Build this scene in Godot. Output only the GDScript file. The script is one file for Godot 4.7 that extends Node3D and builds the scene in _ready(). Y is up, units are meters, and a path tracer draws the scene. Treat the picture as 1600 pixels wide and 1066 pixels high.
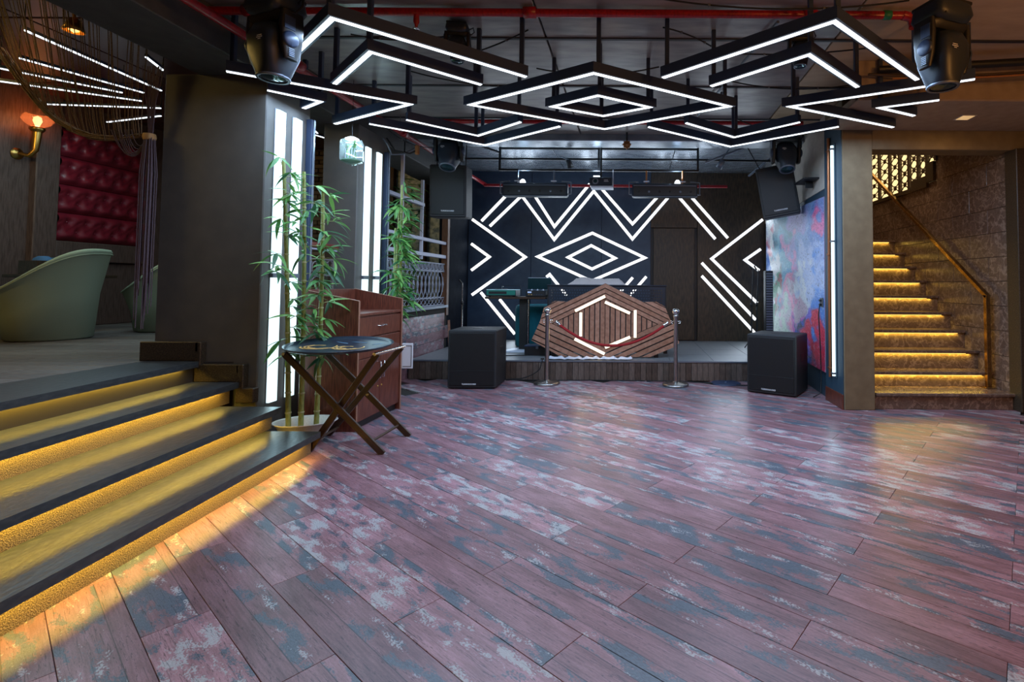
extends Node3D
# A club interior: dance floor, small stage with a wall of light tubes, raised lounge and stairs.
const CEIL := 3.42          # dance floor ceiling
const LIGHT_Y := 2.96       # underside of the hanging light bars
const STAGE_H := 0.27
const BACK_Z := -9.7
const LOUNGE_H := 0.68
const COOL := Color(0.74, 0.86, 1.0)
const WARM := Color(1.0, 0.83, 0.32)
var M := {}
var used := {}
var cache := {}
var rng := RandomNumberGenerator.new()

# ---------------------------------------------------------------- helpers
func numbered(called: String) -> String:
	var n: int = used.get(called, 0)
	used[called] = n + 1
	return called if n == 0 else "%s_%03d" % [called, n]

func tag(o: Node, label := "", category := "", group := "", kind := ""):
	if label: o.set_meta("label", label)
	if category: o.set_meta("category", category)
	if group: o.set_meta("group", group)
	if kind: o.set_meta("kind", kind)
	return o

func thing(called: String, label: String, category: String, at := Vector3.ZERO, turn := 0.0, group := "") -> Node3D:
	var o := Node3D.new()
	o.name = numbered(called)
	add_child(o)
	o.position = at
	o.rotation.y = turn
	tag(o, label, category, group)
	return o

func structure(called: String, at := Vector3.ZERO) -> Node3D:
	var o := Node3D.new()
	o.name = numbered(called)
	add_child(o)
	o.position = at
	o.set_meta("kind", "structure")
	return o

func part(parent: Node, called: String, mesh: Mesh, m: Material, at := Vector3.ZERO, rot := Vector3.ZERO, label := "") -> MeshInstance3D:
	var o := MeshInstance3D.new()
	o.name = called
	o.mesh = mesh
	o.material_override = m
	parent.add_child(o, true)
	o.position = at
	o.rotation = rot
	if label: o.set_meta("label", label)
	return o

func surf(called: String, mesh: Mesh, m: Material, at := Vector3.ZERO) -> MeshInstance3D:
	var o := part(self, numbered(called), mesh, m, at)
	o.set_meta("kind", "structure")
	return o

func st_new() -> SurfaceTool:
	var st := SurfaceTool.new()
	st.begin(Mesh.PRIMITIVE_TRIANGLES)
	return st

# one flat polygon, turned so that it looks away from «inside»
func poly(st: SurfaceTool, p: Array, inside: Vector3, uvs = null):
	var mid := Vector3.ZERO
	for v in p: mid += v
	mid /= p.size()
	var n: Vector3 = (p[1] - p[0]).cross(p[2] - p[0])
	var order := range(p.size())
	if n.dot(mid - inside) > 0.0:      # clockwise is front
		order.reverse()
	for i in range(1, p.size() - 1):
		for j in [order[0], order[i], order[i + 1]]:
			if uvs != null: st.set_uv(uvs[j])
			st.set_smooth_group(-1)
			st.add_vertex(p[j])

func done(st: SurfaceTool) -> ArrayMesh:
	st.generate_normals()
	return st.commit()

# a box with chamfered edges, centred
func cbox(s: Vector3, c := 0.004) -> Mesh:
	var key := "b%.4f,%.4f,%.4f,%.4f" % [s.x, s.y, s.z, c]
	if cache.has(key): return cache[key]
	var st := st_new()
	add_cbox(st, s, c, Transform3D())
	cache[key] = done(st)
	return cache[key]

func add_cbox(st: SurfaceTool, s: Vector3, c: float, t: Transform3D):
	var h := s / 2.0
	c = minf(c, minf(h.x, minf(h.y, h.z)) * 0.9)
	var o := t.origin
	var ax := [0, 1, 2]
	var pt := func(sg: Vector3, a: int) -> Vector3:   # corner sg, on the face across axis a
		var v := Vector3(sg.x * (h.x - c), sg.y * (h.y - c), sg.z * (h.z - c))
		v[a] = sg[a] * h[a]
		return t * v
	for a in ax:
		var b: int = (a + 1) % 3
		var d: int = (a + 2) % 3
		for sa in [-1.0, 1.0]:
			var q := []
			for w in [[-1.0, -1.0], [1.0, -1.0], [1.0, 1.0], [-1.0, 1.0]]:
				var sg := Vector3.ZERO
				sg[a] = sa
				sg[b] = w[0]
				sg[d] = w[1]
				q.append(pt.call(sg, a))
			poly(st, q, o)
		for sb in [-1.0, 1.0]:
			for sd in [-1.0, 1.0]:
				var s1 := Vector3.ZERO
				s1[a] = -1.0
				s1[b] = sb
				s1[d] = sd
				var s2 := s1
				s2[a] = 1.0
				poly(st, [pt.call(s1, b), pt.call(s2, b), pt.call(s2, d), pt.call(s1, d)], o)
	for x in [-1.0, 1.0]:
		for y in [-1.0, 1.0]:
			for z in [-1.0, 1.0]:
				var sg := Vector3(x, y, z)
				poly(st, [pt.call(sg, 0), pt.call(sg, 1), pt.call(sg, 2)], o)

# a box given by two corners, as a part
func slab(parent: Node, called: String, a: Vector3, b: Vector3, m: Material, c := 0.004) -> MeshInstance3D:
	return part(parent, called, cbox((b - a).abs(), c), m, (a + b) / 2.0)

# a flat outline in x-y, extruded from z0 to z1
func prism(outline: PackedVector2Array, z0: float, z1: float, uv_scale := 1.0) -> ArrayMesh:
	var st := st_new()
	add_prism(st, outline, z0, z1, Transform3D())
	return done(st)

func add_prism(st: SurfaceTool, outline: PackedVector2Array, z0: float, z1: float, t: Transform3D):
	if Geometry2D.is_polygon_clockwise(outline):
		outline = outline.duplicate()
		outline.reverse()
	var tri := Geometry2D.triangulate_polygon(outline)
	for i in range(0, tri.size(), 3):
		var v := []
		for j in 3: v.append(outline[tri[i + j]])
		for face in [[z0, 1.0], [z1, -1.0]]:
			var p := []
			for q in v: p.append(t * Vector3(q.x, q.y, face[0]))
			poly(st, p, t * Vector3(v[0].x, v[0].y, face[0] + face[1] * (z1 - z0) * 0.5))
	for i in outline.size():
		var a := outline[i]
		var b := outline[(i + 1) % outline.size()]
		var e := b - a
		if e.length() < 1e-5: continue
		var inward := Vector2(-e.y, e.x).normalized() * 0.001
		var m2 := (a + b) / 2.0 + inward
		poly(st, [t * Vector3(a.x, a.y, z0), t * Vector3(b.x, b.y, z0), t * Vector3(b.x, b.y, z1), t * Vector3(a.x, a.y, z1)], t * Vector3(m2.x, m2.y, (z0 + z1) / 2.0))

# a round tube swept along points
func tube(pts: Array, r, sides := 8, closed := false) -> ArrayMesh:
	var st := st_new()
	add_tube(st, pts, r, sides, closed)
	return done(st)

func add_tube(st: SurfaceTool, pts: Array, r, sides := 8, closed := false):
	var n := pts.size()
	var up := Vector3.UP
	var rings := []
	var last := Vector3.ZERO
	for i in n:
		var t: Vector3
		if closed: t = (pts[(i + 1) % n] - pts[(i - 1 + n) % n]).normalized()
		elif i == 0: t = (pts[1] - pts[0]).normalized()
		elif i == n - 1: t = (pts[i] - pts[i - 1]).normalized()
		else: t = (pts[i + 1] - pts[i - 1]).normalized()
		var side := last - t * last.dot(t)
		if side.length() < 0.01:
			side = t.cross(Vector3.UP if absf(t.y) < 0.9 else Vector3.RIGHT)
		side = side.normalized()
		last = side
		var other := t.cross(side)
		var rad: float = r[i] if r is Array else r
		var ring := []
		for k in sides:
			var a := TAU * k / sides
			ring.append(pts[i] + (side * cos(a) + other * sin(a)) * rad)
		rings.append(ring)
	st.set_smooth_group(0)
	for i in (n if closed else n - 1):
		var A: Array = rings[i]
		var B: Array = rings[(i + 1) % n]
		for k in sides:
			var k2 := (k + 1) % sides
			for v in [A[k], A[k2], B[k2], A[k], B[k2], B[k]]:
				st.set_smooth_group(0)
				st.add_vertex(v)
	if not closed:
		poly(st, rings[0], pts[1])
		poly(st, rings[n - 1], pts[n - 2])

# a profile of (radius, height) points turned about y
func lathe(profile: Array, segs := 24, smooth := true) -> ArrayMesh:
	var st := st_new()
	add_lathe(st, profile, segs, Transform3D(), smooth)
	return done(st)

func add_lathe(st: SurfaceTool, profile: Array, segs: int, t: Transform3D, smooth := true):
	for i in profile.size() - 1:
		var a: Vector2 = profile[i]
		var b: Vector2 = profile[i + 1]
		for k in segs:
			var c0 := TAU * k / segs
			var c1 := TAU * (k + 1) / segs
			var p00 := t * Vector3(a.x * cos(c0), a.y, a.x * sin(c0))
			var p01 := t * Vector3(a.x * cos(c1), a.y, a.x * sin(c1))
			var p10 := t * Vector3(b.x * cos(c0), b.y, b.x * sin(c0))
			var p11 := t * Vector3(b.x * cos(c1), b.y, b.x * sin(c1))
			st.set_smooth_group(0 if smooth else -1)
			for v in [p00, p10, p11]: st.add_vertex(v)
			for v in [p00, p11, p01]: st.add_vertex(v)

# stacked rounded-rectangle rings: each [y, half_x, half_z, roundness 2..8, off_z]
func loft(sec: Array, segs := 28, cap := true) -> ArrayMesh:
	var st := st_new()
	var rings := []
	for s in sec:
		var ring := []
		for k in segs:
			var a := TAU * k / segs
			var c := cos(a)
			var d := sin(a)
			var e: float = 2.0 / s[3]
			ring.append(Vector3(signf(c) * pow(absf(c), e) * s[1], s[0], signf(d) * pow(absf(d), e) * s[2] + (s[4] if s.size() > 4 else 0.0)))
		rings.append(ring)
	for i in rings.size() - 1:
		for k in segs:
			var k2 := (k + 1) % segs
			st.set_smooth_group(0)
			for v in [rings[i][k], rings[i + 1][k], rings[i + 1][k2], rings[i][k], rings[i + 1][k2], rings[i][k2]]: st.add_vertex(v)
	if cap:
		var mid: Vector3 = (rings[0][0] + rings[-1][0]) / 2.0
		mid.x = 0.0
		poly(st, rings[0], mid)
		poly(st, rings[-1], mid)
	return done(st)

# one arm of a flat bent strip (mitred): local x-y plane, depth along z
func strip_arm(p: Array, closed: bool, i: int, hw: float, z0: float, z1: float) -> ArrayMesh:
	var n := p.size()
	var a: Vector2 = p[i]
	var b: Vector2 = p[(i + 1) % n]
	var d := (b - a).normalized()
	var nn := Vector2(-d.y, d.x)
	var ends := []
	for e in [[a, (i - 1 + n) % n, closed or i > 0, -1.0], [b, (i + 2) % n, closed or i + 2 < n, 1.0]]:
		var off := Vector2.ZERO
		if e[2]:
			var q: Vector2 = p[e[1]]
			var d2: Vector2 = (e[0] - q).normalized() if e[3] < 0 else (q - e[0]).normalized()
			var s := d.angle_to(d2) if e[3] > 0 else d2.angle_to(d)
			off = d * tan(s / 2.0) * hw
			ends.append([e[0] + nn * hw - off * e[3], e[0] - nn * hw + off * e[3]])
		else:
			ends.append([e[0] + nn * hw, e[0] - nn * hw])
	return prism(PackedVector2Array([ends[0][0], ends[1][0], ends[1][1], ends[0][1]]), z0, z1)

func area_light(parent: Node, at: Vector3, dir: Vector3, along: Vector3, length: float, width: float, color: Color, energy: float):
	var l := AreaLight3D.new()
	l.name = "glow_light"
	l.area_normalize_energy = true
	l.area_size = Vector2(length, width)
	l.light_color = color
	l.light_energy = energy
	l.shadow_enabled = true
	l.area_range = 20.0
	l.area_attenuation = 2.0
	parent.add_child(l, true)
	var z := -dir.normalized()
	var x := (along - z * along.dot(z)).normalized()
	l.global_transform = Transform3D(Basis(x, z.cross(x), z), at)

func omni(parent: Node, at: Vector3, color: Color, energy: float, size := 0.03):
	var l := OmniLight3D.new()
	l.name = "glow_light"
	l.light_color = color
	l.light_energy = energy
	l.light_size = size
	l.omni_range = 15.0
	l.omni_attenuation = 2.0
	l.shadow_enabled = true
	parent.add_child(l, true)
	l.position = at

func rod(parent: Node, called: String, a: Vector3, b: Vector3, r: float, m: Material, sides := 8) -> MeshInstance3D:
	return part(parent, called, tube([a, b], r, sides), m)

func bar_between(parent: Node, called: String, a: Vector3, b: Vector3, w: float, t: float, m: Material, side := Vector3.ZERO) -> MeshInstance3D:
	var y := (b - a).normalized()
	var x := side if side != Vector3.ZERO else y.cross(Vector3.UP if absf(y.y) < 0.95 else Vector3.RIGHT)
	x = (x - y * x.dot(y)).normalized()
	var o := part(parent, called, cbox(Vector3(w, (b - a).length(), t), 0.003), m)
	o.transform = Transform3D(Basis(x, y, x.cross(y)), (a + b) / 2.0)
	return o

func hang(a: Vector3, b: Vector3, sag: float, n := 10) -> Array:
	var p := []
	for i in n + 1:
		var t := float(i) / n
		p.append(a.lerp(b, t) - Vector3(0, sag * 4.0 * t * (1.0 - t), 0))
	return p

func text(parent: Node, called: String, s: String, height: float, at: Vector3, rot: Vector3, m: Material, font := "Droid Sans"):
	var t := TextMesh.new()
	var f := SystemFont.new()
	f.font_names = PackedStringArray([font])
	f.font_weight = 700
	t.font = f
	t.text = s
	t.font_size = 32
	t.pixel_size = height / 24.0
	t.depth = 0.002
	return part(parent, called, t, m, at, rot)

# ---------------------------------------------------------------- materials
func ramp(stops: Array) -> Gradient:
	var g := Gradient.new()
	var o := PackedFloat32Array()
	var c := PackedColorArray()
	for s in stops:
		o.append(s[0])
		c.append(s[1])
	g.offsets = o
	g.colors = c
	return g

func noise_tex(freq: float, stops, sd := 1, kind := FastNoiseLite.TYPE_SIMPLEX_SMOOTH, oct := 4, size := 512, normal := false, warp := 0.0) -> NoiseTexture2D:
	var n := FastNoiseLite.new()
	n.seed = sd
	n.noise_type = kind
	n.frequency = freq
	n.fractal_octaves = oct
	if warp > 0.0:
		n.domain_warp_enabled = true
		n.domain_warp_amplitude = warp
		n.domain_warp_frequency = freq * 0.7
	var t := NoiseTexture2D.new()
	t.width = size
	t.height = size
	t.seamless = true
	t.noise = n
	if normal:
		t.as_normal_map = true
		t.bump_strength = 6.0
	elif stops != null:
		t.color_ramp = ramp(stops)
	return t

func plain(c: Color, rough := 0.6, metal := 0.0) -> StandardMaterial3D:
	var m := StandardMaterial3D.new()
	m.albedo_color = c
	m.roughness = rough
	m.metallic = metal
	return m

func noisy(stops: Array, scale: Vector3, freq := 0.02, rough := 0.6, metal := 0.0, sd := 1, bump := 0.0, kind := FastNoiseLite.TYPE_SIMPLEX_SMOOTH, oct := 4, world := false, warp := 0.0) -> StandardMaterial3D:
	var m := plain(Color.WHITE, rough, metal)
	m.albedo_texture = noise_tex(freq, stops, sd, kind, oct, 512, false, warp)
	m.uv1_triplanar = true
	m.uv1_world_triplanar = world
	m.uv1_scale = scale
	if bump > 0.0:
		m.heightmap_enabled = true
		m.heightmap_texture = noise_tex(freq, null, sd, kind, oct, 512, false, warp)
		m.heightmap_scale = bump
	return m

func glow(c: Color, energy: float) -> StandardMaterial3D:
	var m := plain(Color(0.9, 0.9, 0.9), 0.5)
	m.emission_enabled = true
	m.emission = c
	m.emission_energy_multiplier = energy
	return m

func C(r: int, g: int, b: int) -> Color:
	return Color8(r, g, b)

func make_materials():
	M.led = glow(Color(0.93, 0.97, 1.0), 2.2)
	M.led_wall = glow(Color(0.97, 0.97, 0.96), 1.9)
	M.led_side = glow(Color(0.86, 0.98, 1.0), 1.35)
	M.led_warm = glow(Color(1.0, 0.84, 0.42), 2.2)
	M.led_cream = glow(Color(1.0, 0.92, 0.74), 1.15)
	M.bulb = glow(Color(1.0, 0.80, 0.52), 1.6)
	M.window_glow = glow(Color(1.0, 0.88, 0.62), 1.3)
	M.housing = plain(C(46, 60, 86), 0.4, 0.1)
	M.black = plain(C(24, 25, 28), 0.45)
	M.black_gloss = plain(C(30, 40, 54), 0.4)
	M.rubber = plain(C(18, 18, 20), 0.7)
	M.speaker_box = noisy([[0.3, C(26, 27, 30)], [0.7, C(36, 37, 40)]], Vector3(9, 9, 9), 0.12, 0.55, 0.0, 4, 0.05)
	M.grille = noisy([[0.45, C(16, 16, 18)], [0.55, C(40, 40, 43)]], Vector3(10, 10, 10), 0.25, 0.5, 0.2, 8, 0.0, FastNoiseLite.TYPE_CELLULAR, 1)
	M.badge = plain(C(205, 205, 210), 0.4)
	M.chrome = plain(C(205, 205, 205), 0.16, 1.0)
	M.steel = noisy([[0.2, C(140, 138, 136)], [0.8, C(185, 182, 178)]], Vector3(6, 0.4, 6), 0.05, 0.28, 1.0, 3)
	M.alu = plain(C(120, 128, 140), 0.4, 0.7)
	M.pipe_red = noisy([[0.3, C(128, 12, 22)], [0.7, C(162, 20, 30)]], Vector3(2, 2, 2), 0.03, 0.3, 0.0, 6)
	M.brass = plain(C(190, 150, 84), 0.3, 1.0)
	M.bronze_rail = noisy([[0.3, C(150, 118, 74)], [0.7, C(186, 150, 98)]], Vector3(1, 1, 1), 0.03, 0.24, 1.0, 7)
	M.pillar = noisy([[0.0, C(84, 83, 80)], [0.5, C(90, 88, 84)], [1.0, C(96, 93, 88)]], Vector3(0.7, 0.7, 0.7), 0.012, 0.62, 0.0, 11, 0.08)
	M.column = noisy([[0.0, C(110, 97, 74)], [0.5, C(117, 104, 80)], [1.0, C(125, 111, 86)]], Vector3(0.8, 0.8, 0.8), 0.015, 0.75, 0.0, 12, 0.1)
	M.plaster = noisy([[0.0, C(142, 124, 104)], [1.0, C(162, 144, 122)]], Vector3(0.6, 0.6, 0.6), 0.02, 0.8, 0.0, 13)
	M.white_wall = noisy([[0.0, C(178, 170, 160)], [1.0, C(200, 190, 178)]], Vector3(0.7, 0.7, 0.7), 0.02, 0.75, 0.0, 14)
	M.ceil = noisy([[0.0, C(116, 110, 110)], [0.45, C(138, 132, 130)], [1.0, C(160, 152, 146)]], Vector3(0.35, 0.35, 1.4), 0.012, 0.34, 0.15, 15, 0.0, FastNoiseLite.TYPE_SIMPLEX_SMOOTH, 5, true)
	M.ceil_stage = noisy([[0.0, C(120, 130, 142)], [1.0, C(160, 168, 178)]], Vector3(0.3, 0.3, 1.8), 0.02, 0.26, 0.5, 16, 0.0, FastNoiseLite.TYPE_SIMPLEX_SMOOTH, 5, true)
	M.ceil_rib = plain(C(40, 42, 48), 0.5)
	M.beam = noisy([[0.0, C(70, 70, 68)], [1.0, C(84, 83, 80)]], Vector3(0.6, 0.6, 0.6), 0.02, 0.65, 0.0, 17)
	M.wall_navy = noisy([[0.0, C(46, 62, 84)], [1.0, C(58, 76, 98)]], Vector3(0.5, 0.5, 0.5), 0.02, 0.45, 0.0, 18)
	M.wall_dark = noisy([[0.0, C(20, 24, 32)], [1.0, C(28, 33, 42)]], Vector3(0.5, 0.5, 0.5), 0.02, 0.7, 0.0, 18)
	M.wall_dark.metallic_specular = 0.1
	M.ceil_warm_lit = noisy([[0.0, C(164, 142, 114)], [1.0, C(186, 164, 134)]], Vector3(0.35, 0.35, 1.0), 0.012, 0.5, 0.0, 25, 0.0, FastNoiseLite.TYPE_SIMPLEX_SMOOTH, 5, true)  # ceiling colour made lighter and browner for the warm light on the right
	M.wall_warm_lit = noisy([[0.1, C(52, 42, 33)], [0.5, C(70, 56, 42)], [0.9, C(84, 68, 50)]], Vector3(2.4, 0.5, 2.4), 0.02, 0.45, 0.0, 19, 0.0, FastNoiseLite.TYPE_SIMPLEX_SMOOTH, 5)  # dark wall with a warm reflection put into its colour
	M.teal_paint = plain(C(44, 68, 84), 0.5)
	M.tread = noisy([[0.0, C(44, 48, 52)], [0.5, C(58, 62, 64)], [1.0, C(78, 80, 78)]], Vector3(1.2, 1.2, 0.5), 0.05, 0.36, 0.0, 20, 0.12)
	M.riser = noisy([[0.15, C(58, 46, 34)], [0.45, C(104, 88, 66)], [0.8, C(150, 130, 100)]], Vector3(3, 3, 3), 0.09, 0.6, 0.0, 21, 0.35, FastNoiseLite.TYPE_SIMPLEX_SMOOTH, 5)
	M.skirt = noisy([[0.1, C(40, 34, 28)], [0.6, C(66, 56, 44)], [0.9, C(92, 80, 62)]], Vector3(2.5, 2.5, 2.5), 0.05, 0.35, 0.0, 22, 0.1)
	var marble := [[0.05, C(92, 76, 66)], [0.30, C(118, 99, 88)], [0.40, C(104, 86, 76)], [0.50, C(130, 110, 98)], [0.55, C(154, 134, 120)], [0.60, C(120, 100, 88)], [0.72, C(98, 80, 70)], [1.0, C(126, 106, 94)]]
	for i in 3:
		M["marble%d" % i] = noisy(marble, Vector3(0.8, 0.8, 0.8) * (1.0 + i * 0.15), 0.014, 0.24, 0.0, 30 + i, 0.0, FastNoiseLite.TYPE_SIMPLEX_SMOOTH, 6, true, 40.0)
	M.joint = plain(C(44, 38, 34), 0.9)
	M.mahogany = noisy([[0.1, C(70, 34, 26)], [0.45, C(98, 50, 38)], [0.75, C(118, 66, 50)], [1.0, C(84, 42, 32)]], Vector3(4.5, 0.35, 4.5), 0.025, 0.34, 0.0, 40, 0.0, FastNoiseLite.TYPE_SIMPLEX_SMOOTH, 5)
	M.mahogany_edge = plain(C(150, 108, 88), 0.4)
	M.walnut_leg = noisy([[0.1, C(44, 30, 22)], [0.9, C(74, 52, 38)]], Vector3(5, 0.5, 5), 0.03, 0.36, 0.0, 41)
	M.panel_wood = noisy([[0.1, C(72, 55, 50)], [0.4, C(88, 69, 63)], [0.7, C(102, 82, 76)], [1.0, C(80, 62, 56)]], Vector3(3.0, 0.25, 3.0), 0.03, 0.5, 0.0, 42, 0.05, FastNoiseLite.TYPE_SIMPLEX_SMOOTH, 6)
	for i in 3:
		var d := i * 7
		M["slat%d" % i] = noisy([[0.1, C(148 - d, 104 - d, 84 - d)], [0.5, C(164 - d, 120 - d, 98 - d)], [0.95, C(178 - d, 134 - d, 112 - d)]], Vector3(1.2, 1.2, 1.2), 0.02, 0.5, 0.0, 43 + i)
	M.stage_face = []
	for i in 4:
		var d := i * 9
		M.stage_face.append(noisy([[0.1, C(44 + d, 34 + d, 30 + d)], [0.5, C(70 + d, 56 + d, 48 + d)], [0.9, C(92 + d, 76 + d, 66 + d)]], Vector3(5, 0.4, 5), 0.04, 0.5, 0.0, 47 + i))
	M.stage_top = noisy([[0.0, C(108, 112, 116)], [1.0, C(134, 136, 138)]], Vector3(0.6, 0.6, 2.4), 0.03, 0.4, 0.0, 52)
	M.lounge_wood = []
	for i in 3:
		var d := i * 10
		M.lounge_wood.append(noisy([[0.1, C(70 + d, 63 + d, 60 + d)], [0.5, C(98 + d, 90 + d, 86 + d)], [0.9, C(120 + d, 113 + d, 109 + d)]], Vector3(0.4, 3, 3.5), 0.04, 0.4, 0.0, 54 + i))
	M.leather = noisy([[0.0, C(108, 24, 38)], [1.0, C(134, 36, 50)]], Vector3(3, 3, 3), 0.05, 0.33, 0.0, 60)
	M.fabric_green = noisy([[0.2, C(134, 146, 122)], [0.8, C(158, 168, 142)]], Vector3(9, 9, 9), 0.15, 0.9, 0.0, 61, 0.1)
	M.fabric_teal = noisy([[0.2, C(16, 104, 122)], [0.8, C(28, 130, 148)]], Vector3(9, 9, 9), 0.15, 0.85, 0.0, 62)
	M.string = noisy([[0.2, C(112, 92, 66)], [0.8, C(156, 132, 100)]], Vector3(3, 3, 3), 0.05, 0.8, 0.0, 63)
	M.string_dark = noisy([[0.2, C(84, 72, 82)], [0.8, C(120, 104, 112)]], Vector3(3, 6, 3), 0.08, 0.8, 0.0, 64)
	M.iron = plain(C(150, 156, 172), 0.5, 0.2)
	M.iron_dark = plain(C(112, 106, 104), 0.5, 0.2)
	M.rail_white = plain(C(188, 192, 210), 0.45)
	M.rail_wood = plain(C(108, 50, 42), 0.4)
	M.post_wood = noisy([[0.1, C(82, 52, 36)], [0.9, C(112, 74, 52)]], Vector3(5, 0.4, 5), 0.03, 0.5, 0.0, 65)
	M.leaf = []
	for c in [C(66, 120, 58), C(92, 146, 70), C(44, 92, 56), C(116, 164, 84)]:
		var m := plain(c, 0.45)
		m.backlight_enabled = true
		m.backlight = c.darkened(0.3)
		M.leaf.append(m)
	M.bamboo = noisy([[0.1, C(112, 124, 62)], [0.5, C(142, 150, 82)], [0.9, C(160, 162, 98)]], Vector3(6, 1, 6), 0.03, 0.4, 0.0, 66)
	M.bamboo_node = plain(C(176, 176, 130), 0.6)
	M.ceramic = noisy([[0.3, C(206, 200, 192)], [0.7, C(228, 224, 218)]], Vector3(4, 4, 4), 0.05, 0.4, 0.0, 67)
	M.soil = noisy([[0.2, C(46, 38, 30)], [0.8, C(86, 74, 60)]], Vector3(9, 9, 9), 0.1, 0.95, 0.0, 68, 0.5)
	M.brick = []
	for i in 4:
		var d := i * 12
		M.brick.append(noisy([[0.1, C(92 + d, 74 + d, 54 + d)], [0.9, C(128 + d, 106 + d, 80 + d)]], Vector3(5, 5, 5), 0.05, 0.85, 0.0, 70 + i, 0.4))
	M.glass = plain(Color(0.85, 0.95, 0.97, 0.12), 0.03)
	M.glass.transparency = BaseMaterial3D.TRANSPARENCY_ALPHA
	M.glass_amber = plain(Color(1.0, 0.82, 0.72, 0.12), 0.05)
	M.glass_amber.transparency = BaseMaterial3D.TRANSPARENCY_ALPHA
	M.glass_dark = plain(C(30, 60, 66), 0.1, 0.3)
	M.gear_green = plain(C(20, 118, 104), 0.4)
	M.gear_dark = plain(C(22, 34, 42), 0.35)
	M.cloth_white = noisy([[0.3, C(196, 186, 184)], [0.7, C(220, 212, 210)]], Vector3(3, 3, 3), 0.05, 0.9, 0.0, 76)
	M.sheet = plain(C(206, 216, 232), 0.35)
	M.rope_red = noisy([[0.3, C(128, 12, 18)], [0.7, C(160, 20, 26)]], Vector3(9, 9, 9), 0.1, 0.8, 0.0, 77)
	M.gold_print = plain(C(206, 164, 92), 0.5)
	M.blue_print = plain(C(92, 132, 160), 0.5)
	M.tray = plain(C(34, 44, 56), 0.3)
	M.lattice = plain(C(64, 46, 30), 0.6)
	M.copper = plain(C(168, 106, 72), 0.35, 0.8)
	M.rust = noisy([[0.2, C(136, 84, 48)], [0.8, C(190, 134, 84)]], Vector3(6, 6, 6), 0.08, 0.6, 0.5, 78)
	M.screen_panel = noisy([[0.2, C(112, 116, 112)], [0.5, C(146, 148, 140)], [0.9, C(170, 168, 156)]], Vector3(1, 1, 1), 0.02, 0.45, 0.5, 79)
	M.socket = plain(C(90, 92, 96), 0.5)
	M.green_tape = plain(C(26, 120, 82), 0.5)
	M.orange_mosaic = plain(C(196, 140, 52), 0.5)
	M.paper_white = plain(C(214, 216, 220), 0.6)
	M.floor_tile = floor_material()
	M.mural = mural_material()

func grey(sd: int, freq: float, w: int, h: int, to_w: int, to_h: int, kind := FastNoiseLite.TYPE_SIMPLEX_SMOOTH, oct := 4) -> PackedByteArray:
	var n := FastNoiseLite.new()
	n.seed = sd
	n.noise_type = kind
	n.frequency = freq
	n.fractal_octaves = oct
	var im := n.get_image(w, h, false, false, true)
	if w != to_w or h != to_h: im.resize(to_w, to_h, Image.INTERPOLATE_CUBIC)
	im.convert(Image.FORMAT_L8)
	return im.get_data()

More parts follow.
